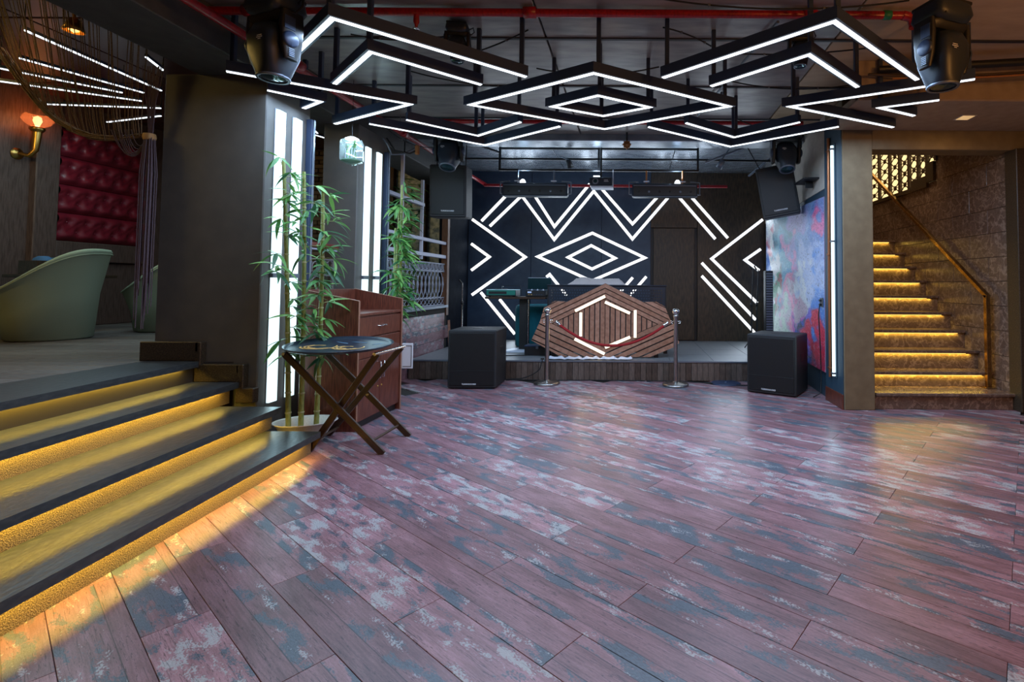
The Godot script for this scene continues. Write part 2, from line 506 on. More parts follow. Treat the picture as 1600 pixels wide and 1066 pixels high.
# ten worn, painted floor boards side by side in one picture: wood, slate blue paint and pale flakes
func floor_material() -> StandardMaterial3D:
	var W := 2000
	var H := 1024
	var grain := grey(101, 0.10, W, 80, W, H)
	var fine := grey(102, 0.30, W, 200, W, H, FastNoiseLite.TYPE_SIMPLEX, 3)
	var tone := grey(103, 0.010, W, 300, W, H, FastNoiseLite.TYPE_SIMPLEX_SMOOTH, 3)
	var blue := grey(104, 0.011, W, 420, W, H, FastNoiseLite.TYPE_SIMPLEX_SMOOTH, 5)
	var pale := grey(105, 0.013, W, 420, W, H, FastNoiseLite.TYPE_SIMPLEX_SMOOTH, 4)
	var flake := grey(106, 0.09, W, 800, W, H, FastNoiseLite.TYPE_SIMPLEX, 5)
	var crack := grey(107, 0.04, W, 50, W, H, FastNoiseLite.TYPE_SIMPLEX, 3)
	var out := PackedByteArray()
	out.resize(W * H * 3)
	var split := [[62, 0], [0, 0], [138, 0], [48, 150], [0, 0], [30, 0], [160, 0], [0, 0], [70, 140], [110, 0]]
	var paint_b := [0.48, 0.66, 0.55, 0.43, 0.60, 0.51, 0.41, 0.74, 0.52, 0.57]
	var paint_p := [0.70, 0.58, 0.78, 0.73, 0.56, 0.69, 0.76, 0.66, 0.62, 0.80]
	var lift := [1.0, 1.06, 0.92, 0.96, 1.08, 0.98, 0.9, 1.02, 1.04, 0.86]
	for t in 10:
		for x in 200:
			var X: int = t * 200 + x
			var board := 0
			var seam := 1.0
			for k in split[t]:
				if k > 0 and x > k: board += 1
				if k > 0 and absi(x - k) < 2: seam = 0.6
			var shift: float = [0.0, -0.12, 0.10][board]
			for y in H:
				var i: int = y * W + X
				var g := grain[i] / 255.0
				var f := fine[i] / 255.0
				var w: float = clampf(0.45 * g + 0.55 * (tone[i] / 255.0) + shift, 0.0, 1.0)
				var d: float = (0.88 + 0.2 * f) * lift[t]
				var r: float = (110.0 + 80.0 * w) * d
				var gr: float = (76.0 + 70.0 * w) * d
				var b: float = (80.0 + 76.0 * w) * d
				var fl := flake[i] / 255.0
				var pb: float = blue[i] / 255.0 + (fl - 0.5) * 0.30 + (g - 0.5) * 0.10 - paint_b[t]
				if pb > 0.0 and board != 1:
					var k: float = minf(1.0, pb * 9.0) * 0.88
					var s := 0.78 + 0.44 * f
					r = lerpf(r, 76.0 * s, k)
					gr = lerpf(gr, 92.0 * s, k)
					b = lerpf(b, 106.0 * s, k)
				var pp: float = pale[i] / 255.0 + (fl - 0.5) * 0.42 - paint_p[t]
				if pp > 0.0 and board != 1:
					var k: float = minf(1.0, pp * 10.0) * 0.92
					var s := 0.86 + 0.2 * f
					r = lerpf(r, 180.0 * s, k)
					gr = lerpf(gr, 182.0 * s, k)
					b = lerpf(b, 184.0 * s, k)
				var cr := crack[i] / 255.0
				if absf(cr - 0.5) < 0.016:
					r *= 0.62
					gr *= 0.6
					b *= 0.62
				out[i * 3] = int(clampf(r * seam, 0, 255))
				out[i * 3 + 1] = int(clampf(gr * seam, 0, 255))
				out[i * 3 + 2] = int(clampf(b * seam, 0, 255))
	var m := plain(Color.WHITE, 0.36)
	m.albedo_texture = ImageTexture.create_from_image(Image.create_from_data(W, H, false, Image.FORMAT_RGB8, out))
	m.roughness_texture = noise_tex(0.02, [[0.0, Color(0.86, 0.86, 0.86)], [1.0, Color(1, 1, 1)]], 109)
	return m

# sprayed wall painting: soft clouds and strokes of paint, [across, down, size, colour]
func mural_material() -> StandardMaterial3D:
	var W := 320
	var H := 320
	var n := FastNoiseLite.new()
	n.seed = 9
	n.frequency = 0.012
	n.fractal_octaves = 3
	var da := grey(9, 0.012, W, H, W, H)
	var db := grey(23, 0.010, W, H, W, H)
	var blobs := [
		[0.12, 0.10, 0.12, C(210, 220, 226)], [0.10, 0.25, 0.10, C(170, 80, 96)], [0.14, 0.42, 0.11, C(220, 226, 230)], [0.04, 0.46, 0.07, C(40, 90, 170)],
		[0.30, 0.12, 0.12, C(70, 110, 130)], [0.36, 0.26, 0.12, C(100, 160, 180)], [0.42, 0.40, 0.10, C(60, 140, 180)], [0.48, 0.30, 0.07, C(206, 130, 176)],
		[0.50, 0.48, 0.07, C(196, 110, 150)], [0.62, 0.10, 0.10, C(150, 140, 186)], [0.72, 0.24, 0.13, C(120, 146, 186)], [0.78, 0.40, 0.13, C(164, 176, 206)],
		[0.86, 0.16, 0.09, C(96, 126, 180)], [0.70, 0.52, 0.10, C(196, 200, 206)], [0.62, 0.62, 0.09, C(176, 150, 164)], [0.94, 0.08, 0.06, C(200, 90, 140)],
		[0.22, 0.62, 0.09, C(70, 130, 100)], [0.30, 0.55, 0.05, C(150, 40, 60)], [0.26, 0.78, 0.12, C(186, 204, 190)], [0.12, 0.86, 0.10, C(60, 96, 80)],
		[0.50, 0.72, 0.06, C(210, 120, 160)], [0.92, 0.64, 0.10, C(60, 120, 196)], [0.90, 0.88, 0.11, C(200, 44, 70)], [0.66, 0.92, 0.06, C(30, 70, 170)],
		[0.70, 0.86, 0.04, C(26, 30, 60)], [0.60, 0.82, 0.05, C(190, 70, 160)], [0.76, 0.78, 0.06, C(110, 90, 190)], [0.46, 0.90, 0.10, C(190, 180, 186)]]
	var im := Image.create(W, H, false, Image.FORMAT_RGB8)
	for y in H:
		for x in W:
			var a := da[y * W + x] / 255.0 - 0.5
			var b := db[y * W + x] / 255.0 - 0.5
			var u := float(x) / W + a * 0.34
			var v := float(y) / H + b * 0.44
			var sum := Vector3(0.008, 0.010, 0.014)
			var total := 0.02
			for q in blobs:
				var dx: float = (u - q[0]) / q[2]
				var dy: float = (v - q[1]) / (q[2] * 1.5)
				var w := 1.0 / (0.01 + pow(dx * dx + dy * dy, 3.0))
				sum += Vector3(q[3].r, q[3].g, q[3].b) * w
				total += w
			sum /= total
			var c := Color(minf(sum.x * 1.15, 0.95), minf(sum.y * 1.15, 0.95), minf(sum.z * 1.15, 0.95))
			var e := absf(fmod((u + v * 0.7) * 6.0 + a * 5.0 + 4.0, 1.0) - 0.5)
			if e < 0.025: c = c.lerp(C(40, 46, 70), 0.6)
			elif e > 0.46: c = c.lerp(C(232, 236, 240), 0.55)
			im.set_pixel(x, y, c)
	var m := plain(Color.WHITE, 0.4)
	m.albedo_texture = ImageTexture.create_from_image(im)
	return m

# ---------------------------------------------------------------- the place
func _ready():
	rng.seed = 7
	set_camera_and_air()
	make_materials()
	build_floor()
	build_shell()
	build_lounge_shell()
	build_left_stairs()
	build_right_stairs()
	build_stage()
	build_pillars()
	build_side_screen()
	build_ceiling_lights()
	build_wall_lights()
	build_pipes_and_cables()
	build_moving_heads()
	build_stage_rig()
	build_speakers()
	build_booth()
	build_dj_table()
	build_stanchions()
	build_desk_and_table()
	build_plants()
	build_lounge_things()
	build_small_things()

func set_camera_and_air():
	var cam := Camera3D.new()
	cam.name = "camera"
	cam.projection = Camera3D.PROJECTION_FRUSTUM
	cam.keep_aspect = Camera3D.KEEP_HEIGHT
	cam.near = 0.05
	cam.far = 60.0
	var f := 790.0                                   # focal length in pixels of a 1600 x 1066 frame
	cam.size = 1066.0 / f * cam.near
	cam.frustum_offset = Vector2(-192.0 / f, -118.85 / f) * cam.near
	add_child(cam)
	cam.transform = Transform3D(Basis(Vector3.RIGHT, deg_to_rad(2.2)) * Basis(Vector3.BACK, deg_to_rad(0.35)), Vector3(0, 1.34, 0))
	cam.current = true
	var e := Environment.new()
	e.background_mode = Environment.BG_COLOR
	e.background_color = Color(0.0, 0.0, 0.0)
	e.tonemap_mode = Environment.TONE_MAPPER_LINEAR
	e.tonemap_exposure = 1.0
	e.sdfgi_enabled = true
	e.ssao_enabled = true
	e.ssil_enabled = true
	var w := WorldEnvironment.new()
	w.name = "air"
	w.environment = e
	add_child(w)
	# ceiling lamps of the room behind the camera
	var t := thing("ceiling_panel_light", "square warm ceiling panel over the floor behind the viewer", "lamp", Vector3(-1.2, 3.40, 1.0))
	slab(t, "frame", Vector3(-0.33, -0.02, -0.33), Vector3(0.33, 0.02, 0.33), plain(C(60, 60, 60), 0.5))
	slab(t, "diffuser", Vector3(-0.3, -0.028, -0.3), Vector3(0.3, -0.018, 0.3), glow(Color(1.0, 0.85, 0.62), 1.5), 0.001)
	area_light(t, Vector3(-1.2, 3.365, 1.0), Vector3.DOWN, Vector3.RIGHT, 0.6, 0.6, Color(1.0, 0.86, 0.66), 2.0)
	for x in [[3.1, -1.0], [2.6, 0.8]]:  # unseen pendants added to warm the right ceiling, column and floor
		var p := thing("added_globe_pendant", "added unseen warm globe pendant to the right of the viewer, " + ("nearer the stairs" if x[1] < 0 else "farther from the stairs"), "lamp", Vector3(x[0], 2.45, x[1]), 0.0, "added globe pendants")
		var ball := SphereMesh.new()
		ball.radius = 0.12
		ball.height = 0.24
		part(p, "globe", ball, glow(Color(1.0, 0.74, 0.42), 2.0))
		rod(p, "stem", Vector3(0, 0.11, 0), Vector3(0, 0.96, 0), 0.008, plain(C(30, 30, 30), 0.5), 6)
		omni(p, Vector3.ZERO, Color(1.0, 0.70, 0.38), 1.7, 0.12)

func build_floor():
	var floor_node := structure("floor")
	slab(floor_node, "screed", Vector3(-9.0, -0.30, 3.2), Vector3(5.2, -0.014, -10.6), M.joint, 0.001)
	# loose front part of the floor behind the camera, then the boards that show
	var meshes := []
	for t in 10: meshes.append(tile_mesh(t, 0.209, 1.29, 0.014))
	M.tile_meshes = meshes
	var ang := deg_to_rad(37.8)
	var us := Vector3(sin(ang), 0, -cos(ang))
	var vl := Vector3(-cos(ang), 0, -sin(ang))
	var r := RandomNumberGenerator.new()
	r.seed = 21
	for k in range(-16, 46):
		for n in range(-8, 9):
			var u := 0.409 + 0.209 * (k + 0.5)
			var v := (0.08 if k % 2 == 0 else 0.71) + 1.29 * (n + 0.5)
			var p := us * u + vl * v
			var pick := r.randi() % 10
			var flip := r.randf() < 0.5
			if p.x < -3.1 or p.x > 4.25 or p.z < -7.25 or p.z > 0.1: continue
			var o := part(floor_node, "floor_board", meshes[pick], M.floor_tile)
			var b := Basis(us, Vector3.UP, -vl)
			if flip: b = b * Basis(Vector3.UP, PI)
			o.transform = Transform3D(b, p)
	slab(floor_node, "rear_floor", Vector3(-9.0, -0.014, 3.2), Vector3(5.2, 0.0, 0.72), M.panel_wood, 0.001)

func tile_mesh(t: int, w: float, l: float, h: float) -> ArrayMesh:
	var st := st_new()
	var g := 0.0009
	var c := 0.0012
	var x := w / 2.0 - g
	var z := l / 2.0 - g
	var inside := Vector3(0, -h, 0)
	var uv := func(px: float, pz: float) -> Vector2:
		return Vector2((t * 200.0 + 100.0 + px / w * 196.0) / 2000.0, 0.5 + pz / l * 0.98)
	var top := [Vector3(-x + c, 0, -z + c), Vector3(x - c, 0, -z + c), Vector3(x - c, 0, z - c), Vector3(-x + c, 0, z - c)]
	var mid := [Vector3(-x, -c, -z), Vector3(x, -c, -z), Vector3(x, -c, z), Vector3(-x, -c, z)]
	var uvs := []
	for p in top: uvs.append(uv.call(p.x, p.z))
	poly(st, top, inside, uvs)
	for i in 4:
		var j := (i + 1) % 4
		poly(st, [top[i], top[j], mid[j], mid[i]], inside, [uvs[i], uvs[j], uvs[j], uvs[i]])
		var lo_i: Vector3 = mid[i] + Vector3(0, c - h, 0)
		var lo_j: Vector3 = mid[j] + Vector3(0, c - h, 0)
		poly(st, [mid[i], mid[j], lo_j, lo_i], inside, [uvs[i], uvs[j], uvs[j], uvs[i]])
	return done(st)

func build_shell():
	# back wall of the stage: dark panels, with a warm reflection painted brown round the door
	var back := structure("wall_back")
	for a in [[-3.35, -2.0], [-1.995, -0.65], [-0.645, 0.30]]:
		slab(back, "wall_panel", Vector3(a[0], 0.0, BACK_Z - 0.12), Vector3(a[1], 3.6, BACK_Z), M.wall_navy, 0.004)
	slab(back, "wall_panel", Vector3(0.305, 2.435, BACK_Z - 0.12), Vector3(1.195, 3.6, BACK_Z), M.wall_warm_lit, 0.004)
	slab(back, "wall_panel", Vector3(0.30, 0.0, BACK_Z - 0.16), Vector3(1.2, 2.5, BACK_Z - 0.05), M.black, 0.002)
	slab(back, "wall_panel", Vector3(1.2, 0.0, BACK_Z - 0.12), Vector3(2.62, 3.6, BACK_Z), M.wall_warm_lit, 0.004)
	var d := structure("door_1", Vector3(0.75, STAGE_H, BACK_Z))
	slab(d, "door_leaf", Vector3(-0.395, 0.01, -0.045), Vector3(0.395, 2.155, -0.004), M.wall_warm_lit, 0.006)
	slab(d, "hinge", Vector3(0.385, 0.3, -0.01), Vector3(0.4, 0.4, 0.002), M.black)
	slab(d, "hinge", Vector3(0.385, 1.75, -0.01), Vector3(0.4, 1.85, 0.002), M.black)
	slab(d, "latch_plate", Vector3(0.37, 0.98, -0.01), Vector3(0.385, 1.08, 0.003), M.black_gloss)
	# main ceiling: wide sheets with dark joints, warm light painted into the right ones
	var ceil_node := structure("ceiling")
	slab(ceil_node, "slab", Vector3(-3.8, CEIL + 0.03, 3.2), Vector3(5.2, CEIL + 0.25, -7.0), M.ceil_rib)
	var z := 3.0
	while z > -6.9:
		var x := -3.2
		while x < 4.3:
			slab(ceil_node, "ceiling_sheet", Vector3(x + 0.005, CEIL, z - 0.008), Vector3(minf(x + 2.43, 4.4), CEIL + 0.03, maxf(z - 1.03, -6.95) + 0.008), M.ceil_warm_lit if x > 1.0 else M.ceil, 0.004)
			x += 2.44
		slab(ceil_node, "joint_strip", Vector3(-3.2, CEIL - 0.012, z - 0.012), Vector3(4.3, CEIL + 0.01, z + 0.022), M.ceil_rib, 0.003)
		z -= 1.03
	slab(ceil_node, "stage_slab", Vector3(-3.4, 3.53, -7.25), Vector3(2.65, 3.75, -9.85), M.ceil_rib)
	for i in 3:
		for j in 2:
			slab(ceil_node, "ceiling_sheet", Vector3(-3.3 + i * 1.97, 3.5, -7.28 - j * 1.22), Vector3(-3.3 + i * 1.97 + 1.96, 3.53, -7.28 - j * 1.22 - 1.21), M.ceil_stage, 0.004)
	var b := structure("trim_1")
	slab(b, "cross_beam", Vector3(-3.2, 3.33, -6.95), Vector3(2.6, 3.7, -7.3), M.ceil_stage, 0.01)
	var lb := structure("trim_2")
	slab(lb, "long_beam", Vector3(-3.76, 3.12, 3.2), Vector3(-3.2, 4.0, -9.8), M.beam, 0.008)
	# column beside the stairs, header and low soffit over the stairs
	var col := thing("square_column", "olive brown plastered column between painted wall and stairs", "column", Vector3(2.435, 0, -5.75))
	slab(col, "shaft", Vector3(-0.165, 0, -0.25), Vector3(0.165, 3.4, 0.25), M.column, 0.006)
	slab(col, "side_cladding", Vector3(-0.175, 0.0, -0.25), Vector3(-0.163, 3.3, 0.235), M.teal_paint, 0.002)
	slab(col, "skirting", Vector3(-0.185, 0.0, -0.25), Vector3(-0.17, 0.16, 0.24), M.mahogany, 0.003)
	var s := structure("trim_3")
	slab(s, "stair_header", Vector3(2.601, 2.84, -5.505), Vector3(4.35, 3.42, -5.75), M.column, 0.006)
	slab(s, "low_soffit", Vector3(2.05, 3.05, -4.60), Vector3(4.35, 3.12, -5.5), M.plaster, 0.006)
	slab(s, "soffit_face", Vector3(2.05, 3.06, -4.595), Vector3(4.35, 3.42, -4.66), M.plaster, 0.004)
	var dl := thing("downlight", "small square recessed downlight in the low brown soffit", "lamp", Vector3(3.33, 3.05, -5.05))
	slab(dl, "rim", Vector3(-0.075, -0.006, -0.075), Vector3(0.075, 0.0, 0.075), M.white_wall, 0.002)
	slab(dl, "diffuser", Vector3(-0.06, -0.009, -0.06), Vector3(0.06, -0.004, 0.06), glow(Color(1.0, 0.8, 0.5), 0.55), 0.001)
	area_light(dl, Vector3(3.33, 3.035, -5.05), Vector3.DOWN, Vector3.RIGHT, 0.12, 0.12, Color(1.0, 0.76, 0.45), 0.22)
	# painted wall beside the stage
	var mw := structure("wall_right")
	var outline := PackedVector2Array([Vector2(2.30, 5.95), Vector2(2.52, 9.85), Vector2(2.62, 9.85), Vector2(2.62, 5.95)])
	var o := part(mw, "wall_body", prism(outline, 0.0, 3.55), M.teal_paint)
	o.transform = Transform3D(Basis(Vector3.RIGHT, Vector3.FORWARD, Vector3.UP), Vector3.ZERO)
	# upper pale part of that wall
	var up := PackedVector2Array([Vector2(2.29, 5.96), Vector2(2.51, 9.8), Vector2(2.53, 9.8), Vector2(2.32, 5.96)])
	o = part(mw, "upper_wall", prism(up, 2.52, 3.5), M.white_wall)
	o.transform = Transform3D(Basis(Vector3.RIGHT, Vector3.FORWARD, Vector3.UP), Vector3.ZERO)
	build_mural()
	# outer walls that close the room
	var wr := structure("wall_east")
	slab(wr, "wall_body", Vector3(4.36, 0, 3.2), Vector3(4.5, 3.6, -5.5), M.joint)
	for i in 4:
		for j in 12:
			slab(wr, "wall_tile", Vector3(4.335, j * 0.3 + 0.003, -5.42 + i * 0.72 + 0.003), Vector3(4.365, j * 0.3 + 0.297, -5.42 + i * 0.72 + 0.717), M["marble%d" % ((i * 5 + j * 3) % 3)], 0.003)
	slab(wr, "jamb", Vector3(4.12, 0.0, -5.42), Vector3(4.36, 2.84, -5.6), M.skirt, 0.006)
	slab(wr, "plain_wall", Vector3(4.33, 0, 3.2), Vector3(4.37, 3.6, -2.55), M.column, 0.004)
	var wf := structure("wall_front")
	slab(wf, "wall_body", Vector3(-9.0, 0, 3.0), Vector3(5.0, 4.2, 3.2), M.column, 0.004)

func build_mural():
	var t := thing("mural", "abstract spray painted mural in blue, pink and white on the side wall", "mural", Vector3(2.30, 0.3, -6.1))
	var st := st_new()
	var a := Vector3(0.0, 0.0, 0.0)
	var b := Vector3(0.195, 0.0, -3.45)
	var top_a := Vector3(0.0, 2.12, 0.0)
	var top_b := Vector3(0.195, 2.25, -3.45)
	var n := Vector3(-0.012, 0, 0)
	poly(st, [a + n, b + n, top_b + n, top_a + n], Vector3(1, 1, -1.5), [Vector2(1, 1), Vector2(0, 1), Vector2(0, 0), Vector2(1, 0)])
	var z := Vector2.ZERO
	for e in [[a, b], [b, top_b], [top_b, top_a], [top_a, a]]:
		poly(st, [e[0], e[1], e[1] + n, e[0] + n], Vector3(0.1, 1, -1.7), [z, z, z, z])
	part(t, "painted_panel", done(st), M.mural)

func build_lounge_shell():
	var fl := structure("floor_lounge")
	var body := PackedVector2Array([Vector2(-8.2, -3.2), Vector2(-3.6, -3.2), Vector2(-3.47, 2.55), Vector2(-3.66, 4.25), Vector2(-3.25, 4.3), Vector2(-3.25, 9.8), Vector2(-8.2, 9.8)])
	var o := part(fl, "platform", prism(body, 0.0, LOUNGE_H - 0.012), M.joint)
	o.transform = Transform3D(Basis(Vector3.RIGHT, Vector3.FORWARD, Vector3.UP), Vector3.ZERO)
	var r := RandomNumberGenerator.new()
	r.seed = 4
	var z := -2.9
	var row := 0
	while z > -9.6:
		var x := -8.1 + (0.6 if row % 2 else 0.0)
		if row % 2: slab(fl, "lounge_board", Vector3(-8.1, LOUNGE_H - 0.012, z), Vector3(x - 0.004, LOUNGE_H, z - 0.176), M.lounge_wood[row % 3], 0.002)
		while x < -4.2:
			slab(fl, "lounge_board", Vector3(x, LOUNGE_H - 0.012, z), Vector3(minf(x + 1.196, -3.3 if z < -4.9 else -4.06), LOUNGE_H, z - 0.176), M.lounge_wood[r.randi() % 3], 0.002)
			x += 1.2
		z -= 0.18
		row += 1
	# far left wall: wood with a framed bay of buttoned red leather
	var wl := structure("wall_left")
	slab(wl, "wall_body", Vector3(-8.3, 0, 3.2), Vector3(-8.12, 4.1, -9.8), M.joint)
	var zz := 2.8
	var i := 0
	while zz > -9.6:
		if not (zz < -6.7 and zz > -8.6):
			slab(wl, "wood_panel", Vector3(-8.13, LOUNGE_H, zz), Vector3(-8.08 - 0.01 * (i % 2), 3.95, maxf(zz - 0.596, -9.6)), M.panel_wood, 0.006)
		zz -= 0.6
		i += 1
	slab(wl, "frame_post", Vector3(-8.13, LOUNGE_H, -6.70), Vector3(-8.0, 3.95, -6.98), M.panel_wood, 0.01)
	slab(wl, "frame_post", Vector3(-8.13, LOUNGE_H, -8.24), Vector3(-8.0, 3.95, -8.75), M.panel_wood, 0.01)
	slab(wl, "frame_rail", Vector3(-8.13, 1.62, -6.985), Vector3(-8.01, 1.90, -8.235), M.panel_wood, 0.01)
	slab(wl, "frame_rail", Vector3(-8.13, 3.50, -6.985), Vector3(-8.01, 3.95, -8.235), M.panel_wood, 0.01)
	slab(wl, "dado_panel", Vector3(-8.13, LOUNGE_H, -6.985), Vector3(-8.06, 1.61, -8.235), M.panel_wood, 0.01)
	# far wall of the lounge: brick, then a bamboo screen seen through the side lattice
	var lb := structure("wall_lounge_back")
	slab(lb, "wall_body", Vector3(-8.2, 0, -9.72), Vector3(-3.3, 4.1, -9.9), M.joint)
	var y := LOUNGE_H
	row = 0
	while y < 3.9:
		var x := -6.9 - (0.12 if row % 2 else 0.0)
		while x < -5.3:
			var p := r.randf_range(0.0, 0.03)
			slab(lb, "brick", Vector3(x, y, -9.72), Vector3(x + r.randf_range(0.20, 0.225), y + 0.072, -9.66 + p), M.brick[r.randi() % 4], 0.008)
			x += 0.235
		y += 0.084
		row += 1
	slab(lb, "plain_wall", Vector3(-8.1, LOUNGE_H, -9.72), Vector3(-7.05, 3.95, -9.68), M.panel_wood, 0.006)
	for k in 3:
		slab(lb, "screen_panel", Vector3(-5.25 + k * 0.62, LOUNGE_H + 0.3, -9.72), Vector3(-5.25 + k * 0.62 + 0.58, 3.9, -9.66), M.screen_panel, 0.006)
	for k in 4:
		slab(lb, "timber_post", Vector3(-5.33 + k * 0.62, LOUNGE_H, -9.70), Vector3(-5.33 + k * 0.62 + 0.11, 3.95, -9.55), M.post_wood, 0.006)
	var lc := structure("ceiling_lounge")
	slab(lc, "slab", Vector3(-8.3, 3.92, 3.2), Vector3(-3.7, 4.12, -9.9), M.ceil_rib)
	for k in 6:
		for j in 2:
			slab(lc, "ceiling_panel", Vector3(-8.05 + j * 2.15, 3.88, 0.0 - k * 1.6), Vector3(-8.05 + j * 2.15 + 2.13, 3.93, 0.0 - k * 1.6 - 1.58), plain(C(70, 40, 36), 0.3), 0.006)
	# solid wall between stage corner and lounge
	var ws := structure("wall_stage_side")
	slab(ws, "wall_body", Vector3(-3.34, 0, -8.6), Vector3(-3.2, 3.55, -9.75), M.wall_dark, 0.004)

func build_left_stairs():
	var t := thing("entrance_steps", "four dark stone steps with glowing amber edges up to the lounge", "steps", Vector3(-3.0, 0, -3.0))
	var off := Vector3(-3.0, 0, -3.0)
	# nosing lines: [height, near point (x, z), far point (x, z)]
	var lines := [
		[0.17, Vector2(-2.30, -1.88), Vector2(-2.46, -4.02)],
		[0.34, Vector2(-2.64, -2.15), Vector2(-2.83, -4.10)],
		[0.51, Vector2(-3.08, -2.49), Vector2(-3.27, -4.22)],
		[0.68, Vector2(-3.43, -2.77), Vector2(-3.61, -4.22)]]
	for i in 4:
		var h: float = lines[i][0]
		var far: Vector2 = lines[i][2]
		var d: Vector2 = (lines[i][1] - far).normalized()
		var near: Vector2 = far + d * 5.2            # on past the camera
		var out := Vector2(-d.y, d.x)                # towards the dance floor
		if out.x < 0: out = -out
		var back_far := Vector2(far.x - 0.62, far.y)
		var back_near := near - out * 0.62
		if i == 3:
			back_far = Vector2(-4.06, -4.22)
			back_near = Vector2(-4.06, near.y)
		# tread slab with nosing
		var tread := PackedVector2Array([near, far, back_far, back_near])
		var o := part(t, "tread", flat_prism(tread, h - 0.028, h, 0.008), M.tread, -off)
		# riser under it, set back
		var rf := far - out * 0.07
		var rn := near - out * 0.07
		var riser := PackedVector2Array([rn, rf, rf - out * 0.45, rn - out * 0.45])
		part(t, "riser", flat_prism(riser, h - 0.17, h - 0.029, 0.0), M.riser, -off)
		# downturned lip at the front edge hides the light strip
		var lip := PackedVector2Array([near - out * 0.001, far - out * 0.001, far - out * 0.02, near - out * 0.02])
		part(t, "nosing_lip", flat_prism(lip, h - 0.047, h - 0.027, 0.0), M.tread, -off)
		# light strip tucked under the nosing
		var a := far - out * 0.034 + d * 0.12
		var b := near - out * 0.034
		var strip := PackedVector2Array([a + out * 0.008, a - out * 0.008, b - out * 0.008, b + out * 0.008])
		part(t, "light_strip", flat_prism(strip, h - 0.033, h - 0.028, 0.0), M.led_warm, -off)
		var m := (a + b) / 2.0
		area_light(t, Vector3(m.x, h - 0.0355, m.y), Vector3.DOWN, Vector3(d.x, 0, d.y), (a - b).length(), 0.014, WARM, 1.9)
	# stepped stone skirting on the pillar
	for s in [[-4.11, 0.68, -3.62, 0.84], [-3.65, 0.51, -3.60, 0.84], [-3.63, 0.51, -3.28, 0.655], [-3.30, 0.34, -3.24, 0.655], [-3.28, 0.34, -3.15, 0.46]]:
		slab(t, "stepped_skirting", Vector3(s[0], s[1], -4.22) - off, Vector3(s[2], s[3], -4.285) - off, M.skirt, 0.006)

# an outline in x-z, standing from y0 to y1, edges eased
func flat_prism(outline: PackedVector2Array, y0: float, y1: float, c: float) -> ArrayMesh:
	var st := st_new()
	var flip := PackedVector2Array()
	for p in outline: flip.append(Vector2(p.x, -p.y))
	var t := Transform3D(Basis(Vector3.RIGHT, Vector3.FORWARD, Vector3.UP), Vector3.ZERO)
	add_prism(st, flip, y0, y1, t)
	return done(st)

